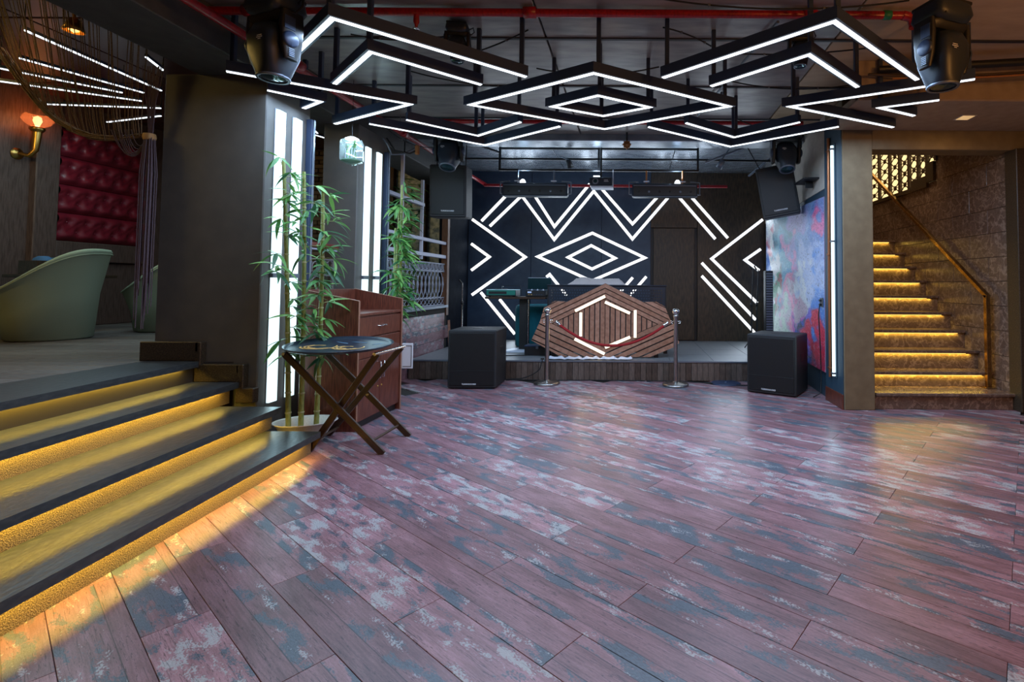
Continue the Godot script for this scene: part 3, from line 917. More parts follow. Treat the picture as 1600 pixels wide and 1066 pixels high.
func build_right_stairs():
	var zs := [-5.55, -5.91, -6.14, -6.38, -6.66, -6.94, -7.21, -7.48, -7.76, -8.06]
	var ys := [0.18, 0.35, 0.57, 0.79, 1.0, 1.21, 1.42, 1.63, 1.85, 2.07]
	var t := thing("marble_staircase", "brown marble staircase with glowing amber step edges rising beside the column", "staircase", Vector3(3.38, 0, -5.55))
	var off := Vector3(3.38, 0, -5.55)
	for i in 10:
		var y: float = ys[i]
		var z: float = zs[i]
		var z2: float = zs[i + 1] if i < 9 else -9.3
		var y0: float = ys[i - 1] if i > 0 else 0.0
		slab(t, "tread", Vector3(2.62, y - 0.035, z + 0.035) - off, Vector3(4.15, y, z2 - 0.01) - off, M.marble1, 0.008)
		slab(t, "riser", Vector3(2.62, y0, z) - off, Vector3(4.15, y - 0.037, z - 0.03) - off, M["marble%d" % (i % 3)], 0.003)
		if i > 0:
			slab(t, "light_strip", Vector3(2.66, y - 0.041, z + 0.006) - off, Vector3(4.05 - 0.03 * (i % 3), y - 0.035, z + 0.018) - off, M.led_warm, 0.001)
			area_light(t, Vector3(3.36, y - 0.045, z + 0.012), Vector3.DOWN, Vector3.RIGHT, 1.38, 0.012, WARM, 0.24)
	slab(t, "core", Vector3(2.63, 0, -5.59) - off, Vector3(4.14, 0.14, -9.3) - off, M.joint)
	for i in range(1, 10):
		slab(t, "core", Vector3(2.63, 0.1, zs[i] - 0.03) - off, Vector3(4.14, ys[i] - 0.04, (zs[i + 1] - 0.05) if i < 9 else -9.3) - off, M.joint)
	# stairwell walls: brown marble slabs with open joints
	var w := structure("wall_stairs")
	slab(w, "wall_body", Vector3(4.19, 0, -5.6), Vector3(4.32, 2.75, -9.4), M.joint)
	slab(w, "wall_body", Vector3(4.19, 2.75, -5.6), Vector3(4.32, 4.5, -6.9), M.joint)
	slab(w, "stair_ceiling", Vector3(2.5, 4.4, -5.6), Vector3(4.4, 4.55, -9.5), M.plaster)
	slab(w, "upper_front", Vector3(2.5, 3.4, -5.6), Vector3(4.4, 4.5, -5.75), M.plaster)
	slab(w, "end_wall", Vector3(2.5, 0, -9.3), Vector3(4.4, 4.5, -9.45), M.marble2)
	slab(w, "inner_wall", Vector3(2.6, 0, -6.0), Vector3(2.625, 4.5, -9.3), M.marble1)
	slab(w, "inner_upper", Vector3(2.3, 3.5, -5.7), Vector3(2.62, 4.5, -9.4), M.plaster)
	var k := 0
	for row in 15:
		var y := row * 0.28
		var z := -5.6 - (0.33 if row % 2 else 0.0)
		if row % 2: wall_tile(w, y, -5.6, -5.93, k)
		while z > -9.25:
			wall_tile(w, y, z, maxf(z - 0.65, -9.29), k + row)
			z -= 0.65
			k += 1
	# stepped fascia of the flight above, and the lit lattice window over it
	var lat := structure("window_1")
	for s in [[-7.50, -8.95, 2.74, 2.80], [-7.10, -7.50, 2.74, 2.905], [-6.93, -7.10, 2.8, 3.075]]:
		slab(lat, "stepped_sill", Vector3(4.11, s[2], s[0]), Vector3(4.16, s[3], s[1]), M.skirt, 0.004)
	var cols := [[-6.93, -7.09, 3.085], [-7.14, -7.31, 2.915], [-7.36, -7.56, 2.81], [-7.61, -7.83, 2.81], [-7.88, -8.14, 2.81], [-8.19, -8.48, 2.81], [-8.54, -8.88, 2.81]]
	slab(lat, "lit_glass", Vector3(4.20, 2.76, -6.92), Vector3(4.23, 4.3, -9.2), M.window_glow, 0.002)
	for c in cols:
		slab(lat, "mullion", Vector3(4.12, c[2] - 0.01, c[0] + 0.05), Vector3(4.165, 4.3, c[0]), M.lattice, 0.003)
		# rows of crossed bars with a round boss in each cell
		var cw: float = c[0] - c[1]
		var y: float = c[2]
		var ch := 0.17
		while y < 3.75:
			var st := st_new()
			var m := Vector3(4.145, y + ch / 2.0, (c[0] + c[1]) / 2.0)
			for s in [-1.0, 1.0]:
				add_tube(st, [m + Vector3(0, -ch / 2.0, -cw / 2.0 * s), m + Vector3(0, ch / 2.0, cw / 2.0 * s)], 0.009, 5)
			add_tube(st, [m + Vector3(0, 0, -cw / 2.0), m + Vector3(0, 0, cw / 2.0)], 0.006, 5)
			add_lathe(st, [Vector2(0.001, 0.008), Vector2(0.038, 0.006), Vector2(0.04, -0.006), Vector2(0.001, -0.008)], 10, Transform3D(Basis(Vector3(0, 1, 0), Vector3(1, 0, 0), Vector3(0, 0, -1)), m))
			part(lat, "lattice_cell", done(st), M.lattice)
			y += ch
	area_light(lat, Vector3(4.10, 3.4, -8.0), Vector3.LEFT, Vector3.FORWARD, 1.8, 0.9, Color(1.0, 0.82, 0.52), 0.7)
	# unseen lamp added to light the stairwell from above
	var sl := thing("added_stairwell_lamp", "unseen round warm lamp added above the marble stairs", "lamp", Vector3(3.4, 4.385, -7.3))
	part(sl, "rim", lathe([Vector2(0.24, 0.01), Vector2(0.25, -0.02), Vector2(0.22, -0.025)], 24), M.brass)
	part(sl, "diffuser", lathe([Vector2(0.22, -0.02), Vector2(0.15, -0.04), Vector2(0.001, -0.05)], 24), M.window_glow)
	area_light(sl, Vector3(3.4, 4.33, -7.3), Vector3.DOWN, Vector3.RIGHT, 0.4, 0.4, Color(1.0, 0.86, 0.68), 1.5)
	# handrail
	var h := thing("stair_handrail", "bronze flat-bar handrail rising along the marble stair wall", "handrail", Vector3(4.05, 0.18, -5.84))
	var ho := Vector3(4.05, 0.18, -5.84)
	bar_between(h, "post", Vector3(4.06, 0.18, -5.84) - ho, Vector3(4.06, 1.24, -5.84) - ho, 0.05, 0.05, M.bronze_rail)
	bar_between(h, "rail", Vector3(4.06, 1.22, -5.82) - ho, Vector3(4.06, 3.38, -8.80) - ho, 0.05, 0.045, M.bronze_rail, Vector3.RIGHT)
	slab(h, "foot_plate", Vector3(3.99, 0.181, -5.78) - ho, Vector3(4.12, 0.192, -5.9) - ho, M.bronze_rail, 0.003)
	for q in [0.3, 0.62, 0.92]:
		var p: Vector3 = Vector3(4.06, 1.22, -5.82).lerp(Vector3(4.06, 3.38, -8.80), q)
		part(h, "wall_bracket", tube([p - ho, p + Vector3(0.03, -0.07, 0) - ho, p + Vector3(0.09, -0.08, 0) - ho], 0.012), M.bronze_rail)

func wall_tile(w: Node, y: float, za: float, zb: float, k: int):
	var y2 := y + 0.28
	if y2 > 2.8 + 0.01:
		if zb < -7.1 and y >= 2.79: zb = maxf(zb, -7.1) if za > -7.1 else 0.0
		if zb == 0.0: return
	if y >= 3.06 and zb < -6.93:
		if za <= -6.93: return
		zb = -6.93
	if absf(za - zb) < 0.03: return
	slab(w, "wall_tile", Vector3(4.15, y + 0.002, za - 0.002), Vector3(4.19, y2 - 0.002, zb + 0.002), M["marble%d" % (k % 3)], 0.003)

func build_stage():
	var t := thing("stage", "low stage with grey tiled top and dark wood plank front", "stage", Vector3(-0.4, 0, -8.4))
	var off := Vector3(-0.4, 0, -8.4)
	slab(t, "core", Vector3(-3.15, 0.0, -7.14) - off, Vector3(2.3, STAGE_H - 0.015, -9.68) - off, M.joint)
	var r := RandomNumberGenerator.new()
	r.seed = 12
	var x := -3.15
	while x < 2.3:
		var w := 0.079
		slab(t, "front_plank", Vector3(x, 0.0, -7.10) - off, Vector3(minf(x + w - 0.003, 2.3), STAGE_H - 0.02, -7.14) - off, M.stage_face[r.randi() % 4], 0.003)
		x += w
	slab(t, "edge_trim", Vector3(-3.15, STAGE_H - 0.02, -7.09) - off, Vector3(2.3, STAGE_H + 0.003, -7.13) - off, M.alu, 0.003)
	for i in 9:
		for j in 4:
			var x0 := -3.15 + i * 0.61
			slab(t, "stage_tile", Vector3(x0, STAGE_H - 0.015, -7.13 - j * 0.64) - off, Vector3(minf(x0 + 0.606, 2.3), STAGE_H, -7.13 - j * 0.64 - 0.636) - off, M.stage_top, 0.002)

func build_pillars():
	# near pillar beside the steps, with upright light panels on its flank
	var p := thing("square_pillar", "wide dark grey pillar at the top of the lit steps", "pillar", Vector3(-3.61, 0, -4.57))
	var off := Vector3(-3.61, 0, -4.57)
	slab(p, "shaft", Vector3(-4.05, 0, -4.285) - off, Vector3(-3.17, 3.125, -4.87) - off, M.pillar, 0.008)
	pillar_lights(Vector3(-3.17, 0, 0), [-4.44, -4.665], -4.84, 0.30, 2.86, "cyan white upright light strip widened by its wall glow on the flank of the near pillar")
	var q := thing("square_pillar", "dark blue grey pillar behind the bamboo and the pendant terrarium", "pillar", Vector3(-3.3, 0, -5.9))
	off = Vector3(-3.3, 0, -5.9)
	slab(q, "shaft", Vector3(-3.49, 0, -5.6) - off, Vector3(-3.1, 3.125, -6.26) - off, M.pillar, 0.008)
	pillar_lights(Vector3(-3.1, 0, 0), [-5.78, -6.03], -6.2, 0.3, 2.9, "cyan white upright light strip widened by its wall glow on the flank of the far pillar")

func pillar_lights(face: Vector3, zs: Array, frame_z: float, y0: float, y1: float, label: String):
	for i in 2:
		var z: float = zs[i]
		var t := thing("upright_light_panel", label + (", nearer the viewer" if i == 0 else ", farther from the viewer"), "light panel", Vector3(face.x, y0, z), 0.0, "upright light panels on the pillars")
		slab(t, "diffuser", Vector3(0.002, 0.0, -0.05), Vector3(0.03, y1 - y0, 0.05), M.led_side, 0.003)  # glowing plate made wide to take in the glow on the pillar flank
		slab(t, "back_channel", Vector3(0.0, -0.01, -0.056), Vector3(0.006, y1 - y0 + 0.01, 0.056), M.alu, 0.002)
		slab(t, "clamp", Vector3(0.0, 1.08, -0.06), Vector3(0.035, 1.12, 0.06), M.alu, 0.003)
		area_light(t, Vector3(face.x + 0.036, (y0 + y1) / 2.0, z), Vector3.RIGHT, Vector3.UP, y1 - y0, 0.09, Color(0.74, 0.94, 1.0), 0.26)
	var f := thing("upright_profile", "slim dark aluminium upright behind the light panels of the " + ("near" if frame_z > -5.5 else "far") + " pillar", "profile", Vector3(face.x + 0.02, y0, frame_z))
	slab(f, "channel", Vector3(-0.02, 0, -0.03), Vector3(0.035, y1 - y0 + 0.05, 0.03), M.housing, 0.004)
	slab(f, "lip", Vector3(0.035, 0, -0.012), Vector3(0.045, y1 - y0 + 0.05, 0.012), M.alu, 0.002)

func ring(rx: float, ry: float, thick: float, n := 18) -> ArrayMesh:
	var pts := []
	for i in n: pts.append(Vector3(0, ry * sin(TAU * i / n), rx * cos(TAU * i / n)))
	return tube(pts, thick, 5, true)

func build_side_screen():
	# low wall clad in worn boards between dance floor, stage and lounge
	var w := structure("wall_side_low")
	slab(w, "wall_body", Vector3(-3.30, 0, -6.27), Vector3(-3.19, 0.93, -8.6), M.joint)
	for row in 4:
		for i in 3:
			var o := part(w, "wall_board", tile_mesh((row * 3 + i * 2) % 10, 0.209, 0.80, 0.014), M.floor_tile)
			o.transform = Transform3D(Basis(Vector3(0, -1, 0), Vector3(1, 0, 0), Vector3(0, 0, 1)), Vector3(-3.175, 0.105 + row * 0.212, -6.67 - i * 0.80 + (0.2 if row % 2 else 0.0)))
	slab(w, "coping", Vector3(-3.31, 0.93, -6.27), Vector3(-3.16, 0.975, -8.6), M.alu, 0.004)
	# ornate cast panel on it
	var t := thing("cast_balustrade", "silver cast-iron balustrade of interlaced ovals between the far pillar and stage corner", "balustrade", Vector3(-3.22, 0.975, -7.43))
	var z0 := 1.12
	balustrade(t, -z0, z0, 0.0, 0.70, 16, M.iron)
	# open timber lattice above
	var s := thing("rail_lattice", "pale painted open rail lattice above the silver balustrade", "lattice", Vector3(-3.22, 1.7, -7.43))
	for h in [[0.055, 0.055], [0.285, 0.05], [0.80, 0.05]]:
		slab(s, "rail", Vector3(-0.03, h[0], -1.12 if h[0] < 0.7 else -0.2), Vector3(0.03, h[0] + h[1], 1.12), M.rail_white, 0.004)
	slab(s, "upright", Vector3(-0.02, 0.0, 0.47), Vector3(0.02, 1.6, 0.51), M.rail_white, 0.003)
	slab(s, "upright", Vector3(-0.02, 0.0, -0.19), Vector3(0.02, 1.2, -0.15), M.rail_white, 0.003)
	slab(s, "end_post", Vector3(-0.05, -0.9, -1.2), Vector3(0.05, 1.55, -1.1), M.post_wood, 0.004)
	# handrail and balustrade between the two pillars
	var b := thing("cast_balustrade", "dull iron balustrade of scrolls and arches under a red wooden handrail between the pillars", "balustrade", Vector3(-3.34, LOUNGE_H, -5.24))
	slab(b, "handrail", Vector3(-0.06, 1.02, -0.36), Vector3(0.06, 1.075, 0.38), M.rail_wood, 0.01)
	slab(b, "top_plate", Vector3(-0.04, 1.0, -0.36), Vector3(0.04, 1.02, 0.38), M.rail_white, 0.002)
	balustrade(b, -0.34, 0.36, 0.0, 0.92, 4, M.iron_dark)

func balustrade(t: Node3D, z0: float, z1: float, y0: float, y1: float, n: int, m: Material):
	var h := y1 - y0
	for y in [y0 + 0.01, y0 + h * 0.18, y0 + h * 0.80, y1 - 0.015]:
		slab(t, "cross_rail", Vector3(-0.012, y - 0.009, z0), Vector3(0.012, y + 0.009, z1), m, 0.003)
	for z in [z0, z1]:
		slab(t, "end_bar", Vector3(-0.015, y0, z - 0.012), Vector3(0.015, y1, z + 0.012), m, 0.003)
	var w := (z1 - z0) / n
	var oval := ring(w, h * 0.30, 0.008, 20)
	var small := ring(w * 0.32, h * 0.075, 0.008, 12)
	var sleeve := lathe([Vector2(0.006, -h * 0.18), Vector2(0.010, -h * 0.10), Vector2(0.018, -h * 0.03), Vector2(0.022, 0.0), Vector2(0.018, h * 0.03), Vector2(0.010, h * 0.10), Vector2(0.006, h * 0.18)], 8)
	for i in n:
		var z := z0 + w * (i + 0.5)
		if i > 0 and i < n - 1: part(t, "oval", oval, m, Vector3(0, y0 + h * 0.49, z))
		part(t, "scroll", small, m, Vector3(0, y0 + h * 0.90, z - w * 0.2))
		part(t, "scroll", small, m, Vector3(0.004, y0 + h * 0.88, z + w * 0.25))
		part(t, "collar", sleeve, m, Vector3(0, y0 + h * 0.49, z))
		var st := st_new()
		for s in [-1.0, 1.0]:
			add_tube(st, [Vector3(0, y0 + 0.015, z - w * 0.5 * s), Vector3(0.002, y0 + h * 0.17, z + w * 0.5 * s)], 0.006, 5)
		part(t, "cross_bar", done(st), m)

func build_desk_and_table():
	# reception desk: high back and sloping cheeks, drawers towards the dance floor
	var t := thing("reception_desk", "reddish brown wooden reception desk with drawers and doors behind the folding table", "desk", Vector3(-2.76, 0, -5.03))
	var x0 := -0.26
	var x1 := 0.26
	var zn := 0.43
	var zf := -0.42
	for z in [zn, zf]:
		var side := PackedVector2Array([Vector2(x0, 0.0), Vector2(x1, 0.0), Vector2(x1, 1.17), Vector2(x0, 1.275)])
		part(t, "cheek_panel", prism(side, z - 0.011, z + 0.011), M.mahogany)
		var e := part(t, "edge_band", cbox(Vector3(0.006, 1.17, 0.022), 0.001), M.mahogany_edge, Vector3(x1 + 0.002, 0.585, z))
		bar_between(t, "edge_band", Vector3(x0, 1.277, z), Vector3(x1 + 0.004, 1.172, z), 0.022, 0.006, M.mahogany_edge, Vector3.BACK)
	slab(t, "back_panel", Vector3(x0, 0, zf + 0.011), Vector3(x0 + 0.022, 1.275, zn - 0.011), M.mahogany, 0.003)
	slab(t, "desk_top", Vector3(x0 + 0.022, 1.03, zf + 0.011), Vector3(x1 - 0.005, 1.055, zn - 0.011), M.mahogany, 0.003)
	slab(t, "carcass", Vector3(x0 + 0.022, 0.06, zf + 0.011), Vector3(x1 - 0.03, 1.03, zn - 0.011), M.mahogany, 0.003)
	slab(t, "plinth", Vector3(x0 + 0.022, 0.0, zf + 0.02), Vector3(x1 - 0.04, 0.06, zn - 0.02), M.black, 0.003)
	var y := 1.02
	for h in [0.19, 0.19]:
		var d := slab(t, "drawer", Vector3(x1 - 0.03, y - h, zf + 0.016), Vector3(x1 - 0.008, y - 0.006, zn - 0.016), M.mahogany, 0.004)
		part(d, "handle", tube([Vector3(0.01, 0.0, -0.07), Vector3(0.035, 0.0, -0.07), Vector3(0.035, 0.0, 0.07), Vector3(0.01, 0.0, 0.07)], 0.006), M.chrome)
		y -= h + 0.005
	for k in 2:
		var za := zf + 0.016 + k * 0.412
		var d := slab(t, "door", Vector3(x1 - 0.03, 0.07, za), Vector3(x1 - 0.008, y, za + 0.406), M.mahogany, 0.004)
		var hz := 0.17 if k == 0 else -0.17
		part(d, "handle", tube([Vector3(0.01, 0.06, hz), Vector3(0.035, 0.06, hz), Vector3(0.035, 0.22, hz), Vector3(0.01, 0.22, hz)], 0.006), M.chrome)
		part(d, "lock", lathe([Vector2(0.001, 0.004), Vector2(0.01, 0.003), Vector2(0.01, -0.003)], 10), M.brass, Vector3(0.012, -0.02, hz), Vector3(0, 0, -PI / 2))
	# framed white notice leaning at the far end of the desk
	var n := thing("notice_board", "small white framed board hanging at the far end of the desk", "notice", Vector3(-2.47, 0.42, -5.475))
	slab(n, "board", Vector3(-0.05, 0, -0.01), Vector3(0.085, 0.27, 0.0), M.paper_white, 0.004)
	for s in [[-0.02, 0.02, 0.072, 0.026], [-0.02, 0.24, 0.072, 0.246], [0.066, 0.02, 0.072, 0.246]]:
		slab(n, "border_line", Vector3(s[0], s[1], 0.0), Vector3(s[2], s[3], 0.002), M.black, 0.0005)
	# folding tray table in front of the desk
	var f := thing("folding_table", "folding tray table with crossed dark wooden legs and a printed black oval top", "table", Vector3(-2.38, 0, -4.27))
	for z in [0.22, -0.22]:
		var s := 0.012 if z > 0 else -0.012
		bar_between(f, "leg", Vector3(0.42, 0.0, z + s + 0.03), Vector3(-0.40, 0.775, z + s), 0.05, 0.022, M.walnut_leg, Vector3(0.9, 0.9, 0))
		bar_between(f, "leg", Vector3(-0.20 if z > 0 else -0.30, 0.0, z - s), Vector3(0.33, 0.775, z - s), 0.05, 0.022, M.walnut_leg, Vector3(0.9, -0.9, 0))
		part(f, "pivot_bolt", lathe([Vector2(0.001, 0.016), Vector2(0.008, 0.014), Vector2(0.01, 0.01), Vector2(0.01, -0.01)], 10), M.brass, Vector3(0.045, 0.36, z + 0.02), Vector3(PI / 2, 0, 0))
	rod(f, "stretcher", Vector3(0.32, 0.095, 0.25), Vector3(0.32, 0.095, -0.21), 0.011, M.walnut_leg)
	rod(f, "stretcher", Vector3(-0.16, 0.075, 0.22), Vector3(-0.21, 0.075, -0.21), 0.011, M.walnut_leg)
	rod(f, "top_rail", Vector3(-0.39, 0.775, 0.26), Vector3(-0.39, 0.775, -0.26), 0.013, M.chrome)
	rod(f, "top_rail", Vector3(0.33, 0.775, 0.26), Vector3(0.33, 0.775, -0.26), 0.013, M.chrome)
	var st := st_new()
	var prof := [Vector2(0.001, 0.794), Vector2(0.30, 0.792), Vector2(0.37, 0.797), Vector2(0.40, 0.812), Vector2(0.403, 0.818), Vector2(0.40, 0.822), Vector2(0.37, 0.808), Vector2(0.30, 0.803), Vector2(0.001, 0.803)]
	add_lathe(st, prof, 40, Transform3D(Basis(Vector3(1.04, 0, 0), Vector3(0, 1, 0), Vector3(0, 0, 0.74)), Vector3.ZERO))
	var top := part(f, "tray_top", done(st), M.tray, Vector3(0, 0.03, 0.085), Vector3(0.105, 0, 0))
	for c in [[-0.15, 0.03, 0.14], [0.10, 0.05, 0.12]]:
		for k in 3:
			var pts := []
			for i in 9:
				var a := -0.5 + i * 0.45
				pts.append(Vector3(c[0] + (c[2] - k * 0.03) * cos(a + k), 0.804, c[1] + (c[2] - k * 0.03) * 0.62 * sin(a + k)))
			var b := part(top, "print_stroke", tube(pts, 0.009, 4), M.gold_print)
			b.scale.y = 0.12
			b.position.y = 0.804 * 0.88 + 0.0003
	for c in [[Vector3(-0.1, 0, -0.14), Vector3(0.02, 0, -0.09)], [Vector3(0.02, 0, -0.15), Vector3(0.16, 0, -0.12)], [Vector3(0.24, 0, -0.05), Vector3(0.31, 0, -0.11)]]:
		var b := part(top, "print_stroke", tube([c[0] + Vector3(0, 0.804, 0), c[1] + Vector3(0, 0.804, 0)], 0.006, 4), M.blue_print)
		b.scale.y = 0.12
		b.position.y = 0.804 * 0.88 + 0.0003

func leaf_mesh(l: float, w: float, bend: float) -> ArrayMesh:
	var st := st_new()
	var n := 6
	var rows := []
	for i in n + 1:
		var t := float(i) / n
		var ww := w * sin(PI * pow(t, 0.75)) * 0.5 + (0.001 if i == 0 else 0.0)
		var y := -bend * t * t
		rows.append([Vector3(-ww, y + ww * 0.25, t * l), Vector3(0, y, t * l), Vector3(ww, y + ww * 0.25, t * l)])
	for i in n:
		for k in 2:
			st.set_smooth_group(0)
			for v in [rows[i][k], rows[i + 1][k], rows[i + 1][k + 1], rows[i][k], rows[i + 1][k + 1], rows[i][k + 1]]: st.add_vertex(v)
	return done(st)

func stalk(t: Node3D, base: Vector3, tip: Vector3, r: float) -> MeshInstance3D:
	var st := st_new()
	var pts := []
	var n := 14
	for i in n + 1:
		var q := float(i) / n
		pts.append(base.lerp(tip, q) + Vector3(sin(q * 3.0) * 0.015, 0, cos(q * 2.0) * 0.012 - 0.012))
	var rad := []
	for i in n + 1: rad.append(r * (1.0 - 0.35 * i / n))
	add_tube(st, pts, rad, 10)
	var o := part(t, "stalk", done(st), M.bamboo)
	for i in range(1, n):
		part(o, "node_ring", lathe([Vector2(rad[i] * 0.98, -0.008), Vector2(rad[i] * 1.18, -0.003), Vector2(rad[i] * 1.18, 0.003), Vector2(rad[i] * 0.98, 0.008)], 10), M.bamboo_node, pts[i])
	return o

func leaves(t: Node3D, base: Vector3, tip: Vector3, from: float, clusters: int, per: int, r: RandomNumberGenerator, reach := 0.16, size := 1.0, keep := Vector3.ZERO):
	var shapes := [leaf_mesh(0.17 * size, 0.030 * size, 0.05), leaf_mesh(0.13 * size, 0.026 * size, 0.02), leaf_mesh(0.20 * size, 0.034 * size, 0.09)]
	for c in clusters:
		var q := lerpf(from, 1.0, (c + r.randf() * 0.6) / clusters)
		var p := base.lerp(tip, q)
		var a := r.randf() * TAU
		var dir := Vector3(cos(a), r.randf_range(0.0, 0.5), sin(a))
		if keep != Vector3.ZERO and dir.dot(keep) < -0.1: dir -= keep * dir.dot(keep) * 1.6
		var end := p + dir.normalized() * reach * r.randf_range(0.4, 1.0)
		part(t, "twig", tube([p, p.lerp(end, 0.6) + Vector3(0, 0.01, 0), end], 0.003, 4), M.bamboo)
		for k in per:
			var o := part(t, "leaf", shapes[r.randi() % 3], M.leaf[r.randi() % 4], end)
			o.rotation = Vector3(r.randf_range(-0.5, 0.7), atan2(dir.x, dir.z) + r.randf_range(-1.5, 1.5), r.randf_range(-0.6, 0.6))

func build_plants():
	var r := RandomNumberGenerator.new()
	r.seed = 33
	var t := thing("bamboo_plant", "tall three-stalk bamboo plant in the white planter by the lit pillar", "plant", Vector3(-2.78, 0.05, -4.3))
	var b := [[Vector3(-0.09, 0.04, 0.05), Vector3(-0.24, 2.35, 0.02)], [Vector3(-0.02, 0.04, 0.0), Vector3(-0.10, 2.25, -0.04)], [Vector3(0.06, 0.04, -0.08), Vector3(0.02, 2.1, -0.12)]]
	for s in b:
		stalk(t, s[0], s[1], 0.021)
		leaves(t, s[0], s[1], 0.28, 19, 5, r, 0.13, 1.0, Vector3(1, 0, 0.3).normalized())
	var p := thing("planter", "shallow white oval planter dish behind the end of the lowest step", "planter", Vector3(-2.77, 0.0, -4.31))
	var st := st_new()
	var prof := [Vector2(0.10, 0.0), Vector2(0.14, 0.01), Vector2(0.19, 0.10), Vector2(0.235, 0.165), Vector2(0.25, 0.17), Vector2(0.245, 0.178), Vector2(0.225, 0.172), Vector2(0.17, 0.10), Vector2(0.12, 0.06), Vector2(0.001, 0.06)]
	add_lathe(st, prof, 32, Transform3D(Basis(Vector3(0.95, 0, -0.25), Vector3(0, 1, 0), Vector3(0.2, 0, 0.72)), Vector3.ZERO))
	part(p, "bowl", done(st), M.ceramic)
	part(p, "soil", lathe([Vector2(0.001, 0.075), Vector2(0.06, 0.08), Vector2(0.125, 0.07)], 20), M.soil, Vector3.ZERO)
	# second plant, in front of the far pillar behind the desk
	var u := thing("bamboo_plant", "bushy bamboo plant beside the far pillar behind the desk", "plant", Vector3(-2.87, 0.0, -5.98))
	for s in [[Vector3(0.0, 0.22, 0.04), Vector3(0.06, 2.25, 0.0)], [Vector3(0.06, 0.22, -0.04), Vector3(0.10, 2.5, 0.04)], [Vector3(-0.03, 0.22, -0.05), Vector3(-0.02, 2.0, -0.08)]]:
		stalk(u, s[0], s[1], 0.02)
		leaves(u, s[0], s[1], 0.38, 19, 5, r, 0.13, 1.1, Vector3(1, 0, 0).normalized())
	part(u, "pot", lathe([Vector2(0.001, 0.0), Vector2(0.09, 0.0), Vector2(0.11, 0.25), Vector2(0.115, 0.26), Vector2(0.10, 0.255), Vector2(0.09, 0.22), Vector2(0.001, 0.22)], 20), M.ceramic)
	# bamboo behind the lattice in the lounge
	for k in 2:
		var v := thing("bamboo_plant", ["leafy bamboo behind the lattice, against the left metal screen panel", "leafy bamboo behind the lattice, against the right metal screen panel"][k], "plant", Vector3(-4.85 + k * 0.62, LOUNGE_H, -9.3), 0.0, "bamboo behind the lattice")
		for s in [[Vector3(-0.08, 0.2, 0), Vector3(-0.1, 2.6, 0)], [Vector3(0.08, 0.2, 0), Vector3(0.09, 2.45, 0.02)]]:
			stalk(v, s[0], s[1], 0.015)
			leaves(v, s[0], s[1], 0.3, 16, 4, r, 0.2, 1.3, Vector3(0, 0, 1))
		part(v, "pot", lathe([Vector2(0.001, 0.0), Vector2(0.12, 0.0), Vector2(0.15, 0.25), Vector2(0.135, 0.25), Vector2(0.12, 0.2), Vector2(0.001, 0.2)], 16), M.rust)
	# pendant terrarium
	var g := thing("pendant_terrarium", "hanging lit glass bottle terrarium with green plants in front of the far pillar", "pendant", Vector3(-2.90, 2.53, -5.12))
	part(g, "glass_jar", lathe([Vector2(0.001, 0.0), Vector2(0.03, 0.01), Vector2(0.105, 0.045), Vector2(0.113, 0.06), Vector2(0.113, 0.235), Vector2(0.10, 0.26), Vector2(0.06, 0.275)], 8, false), M.glass)
	part(g, "light_cap", lathe([Vector2(0.001, 0.30), Vector2(0.03, 0.298), Vector2(0.065, 0.28), Vector2(0.065, 0.272), Vector2(0.001, 0.272)], 20), M.led)
	rod(g, "cord", Vector3(0, 0.30, 0), Vector3(0, 0.91, 0), 0.003, M.black, 5)
	omni(g, Vector3(0, 0.25, 0), Color(0.85, 0.95, 1.0), 0.10, 0.02)
	part(g, "moss", lathe([Vector2(0.001, 0.075), Vector2(0.06, 0.07), Vector2(0.10, 0.055), Vector2(0.10, 0.045), Vector2(0.001, 0.02)], 12), M.leaf[2])
	var shapes := [leaf_mesh(0.13, 0.028, 0.03), leaf_mesh(0.16, 0.03, 0.06)]
	for i in 26:
		var a := r.randf() * TAU
		var o := part(g, "leaf", shapes[i % 2], M.leaf[r.randi() % 4], Vector3(cos(a) * 0.045, r.randf_range(0.06, 0.12), sin(a) * 0.045))
		o.rotation = Vector3(-1.25 + r.randf_range(-0.2, 0.2), a, 0)
	for i in 3:
		part(g, "wire_loop", tube([Vector3(-0.03 + i * 0.03, 0.07, 0.06), Vector3(-0.02 + i * 0.03, 0.16, 0.075), Vector3(0.01 + i * 0.03, 0.17, 0.07), Vector3(0.02 + i * 0.02, 0.09, 0.07)], 0.004, 5), M.sheet)

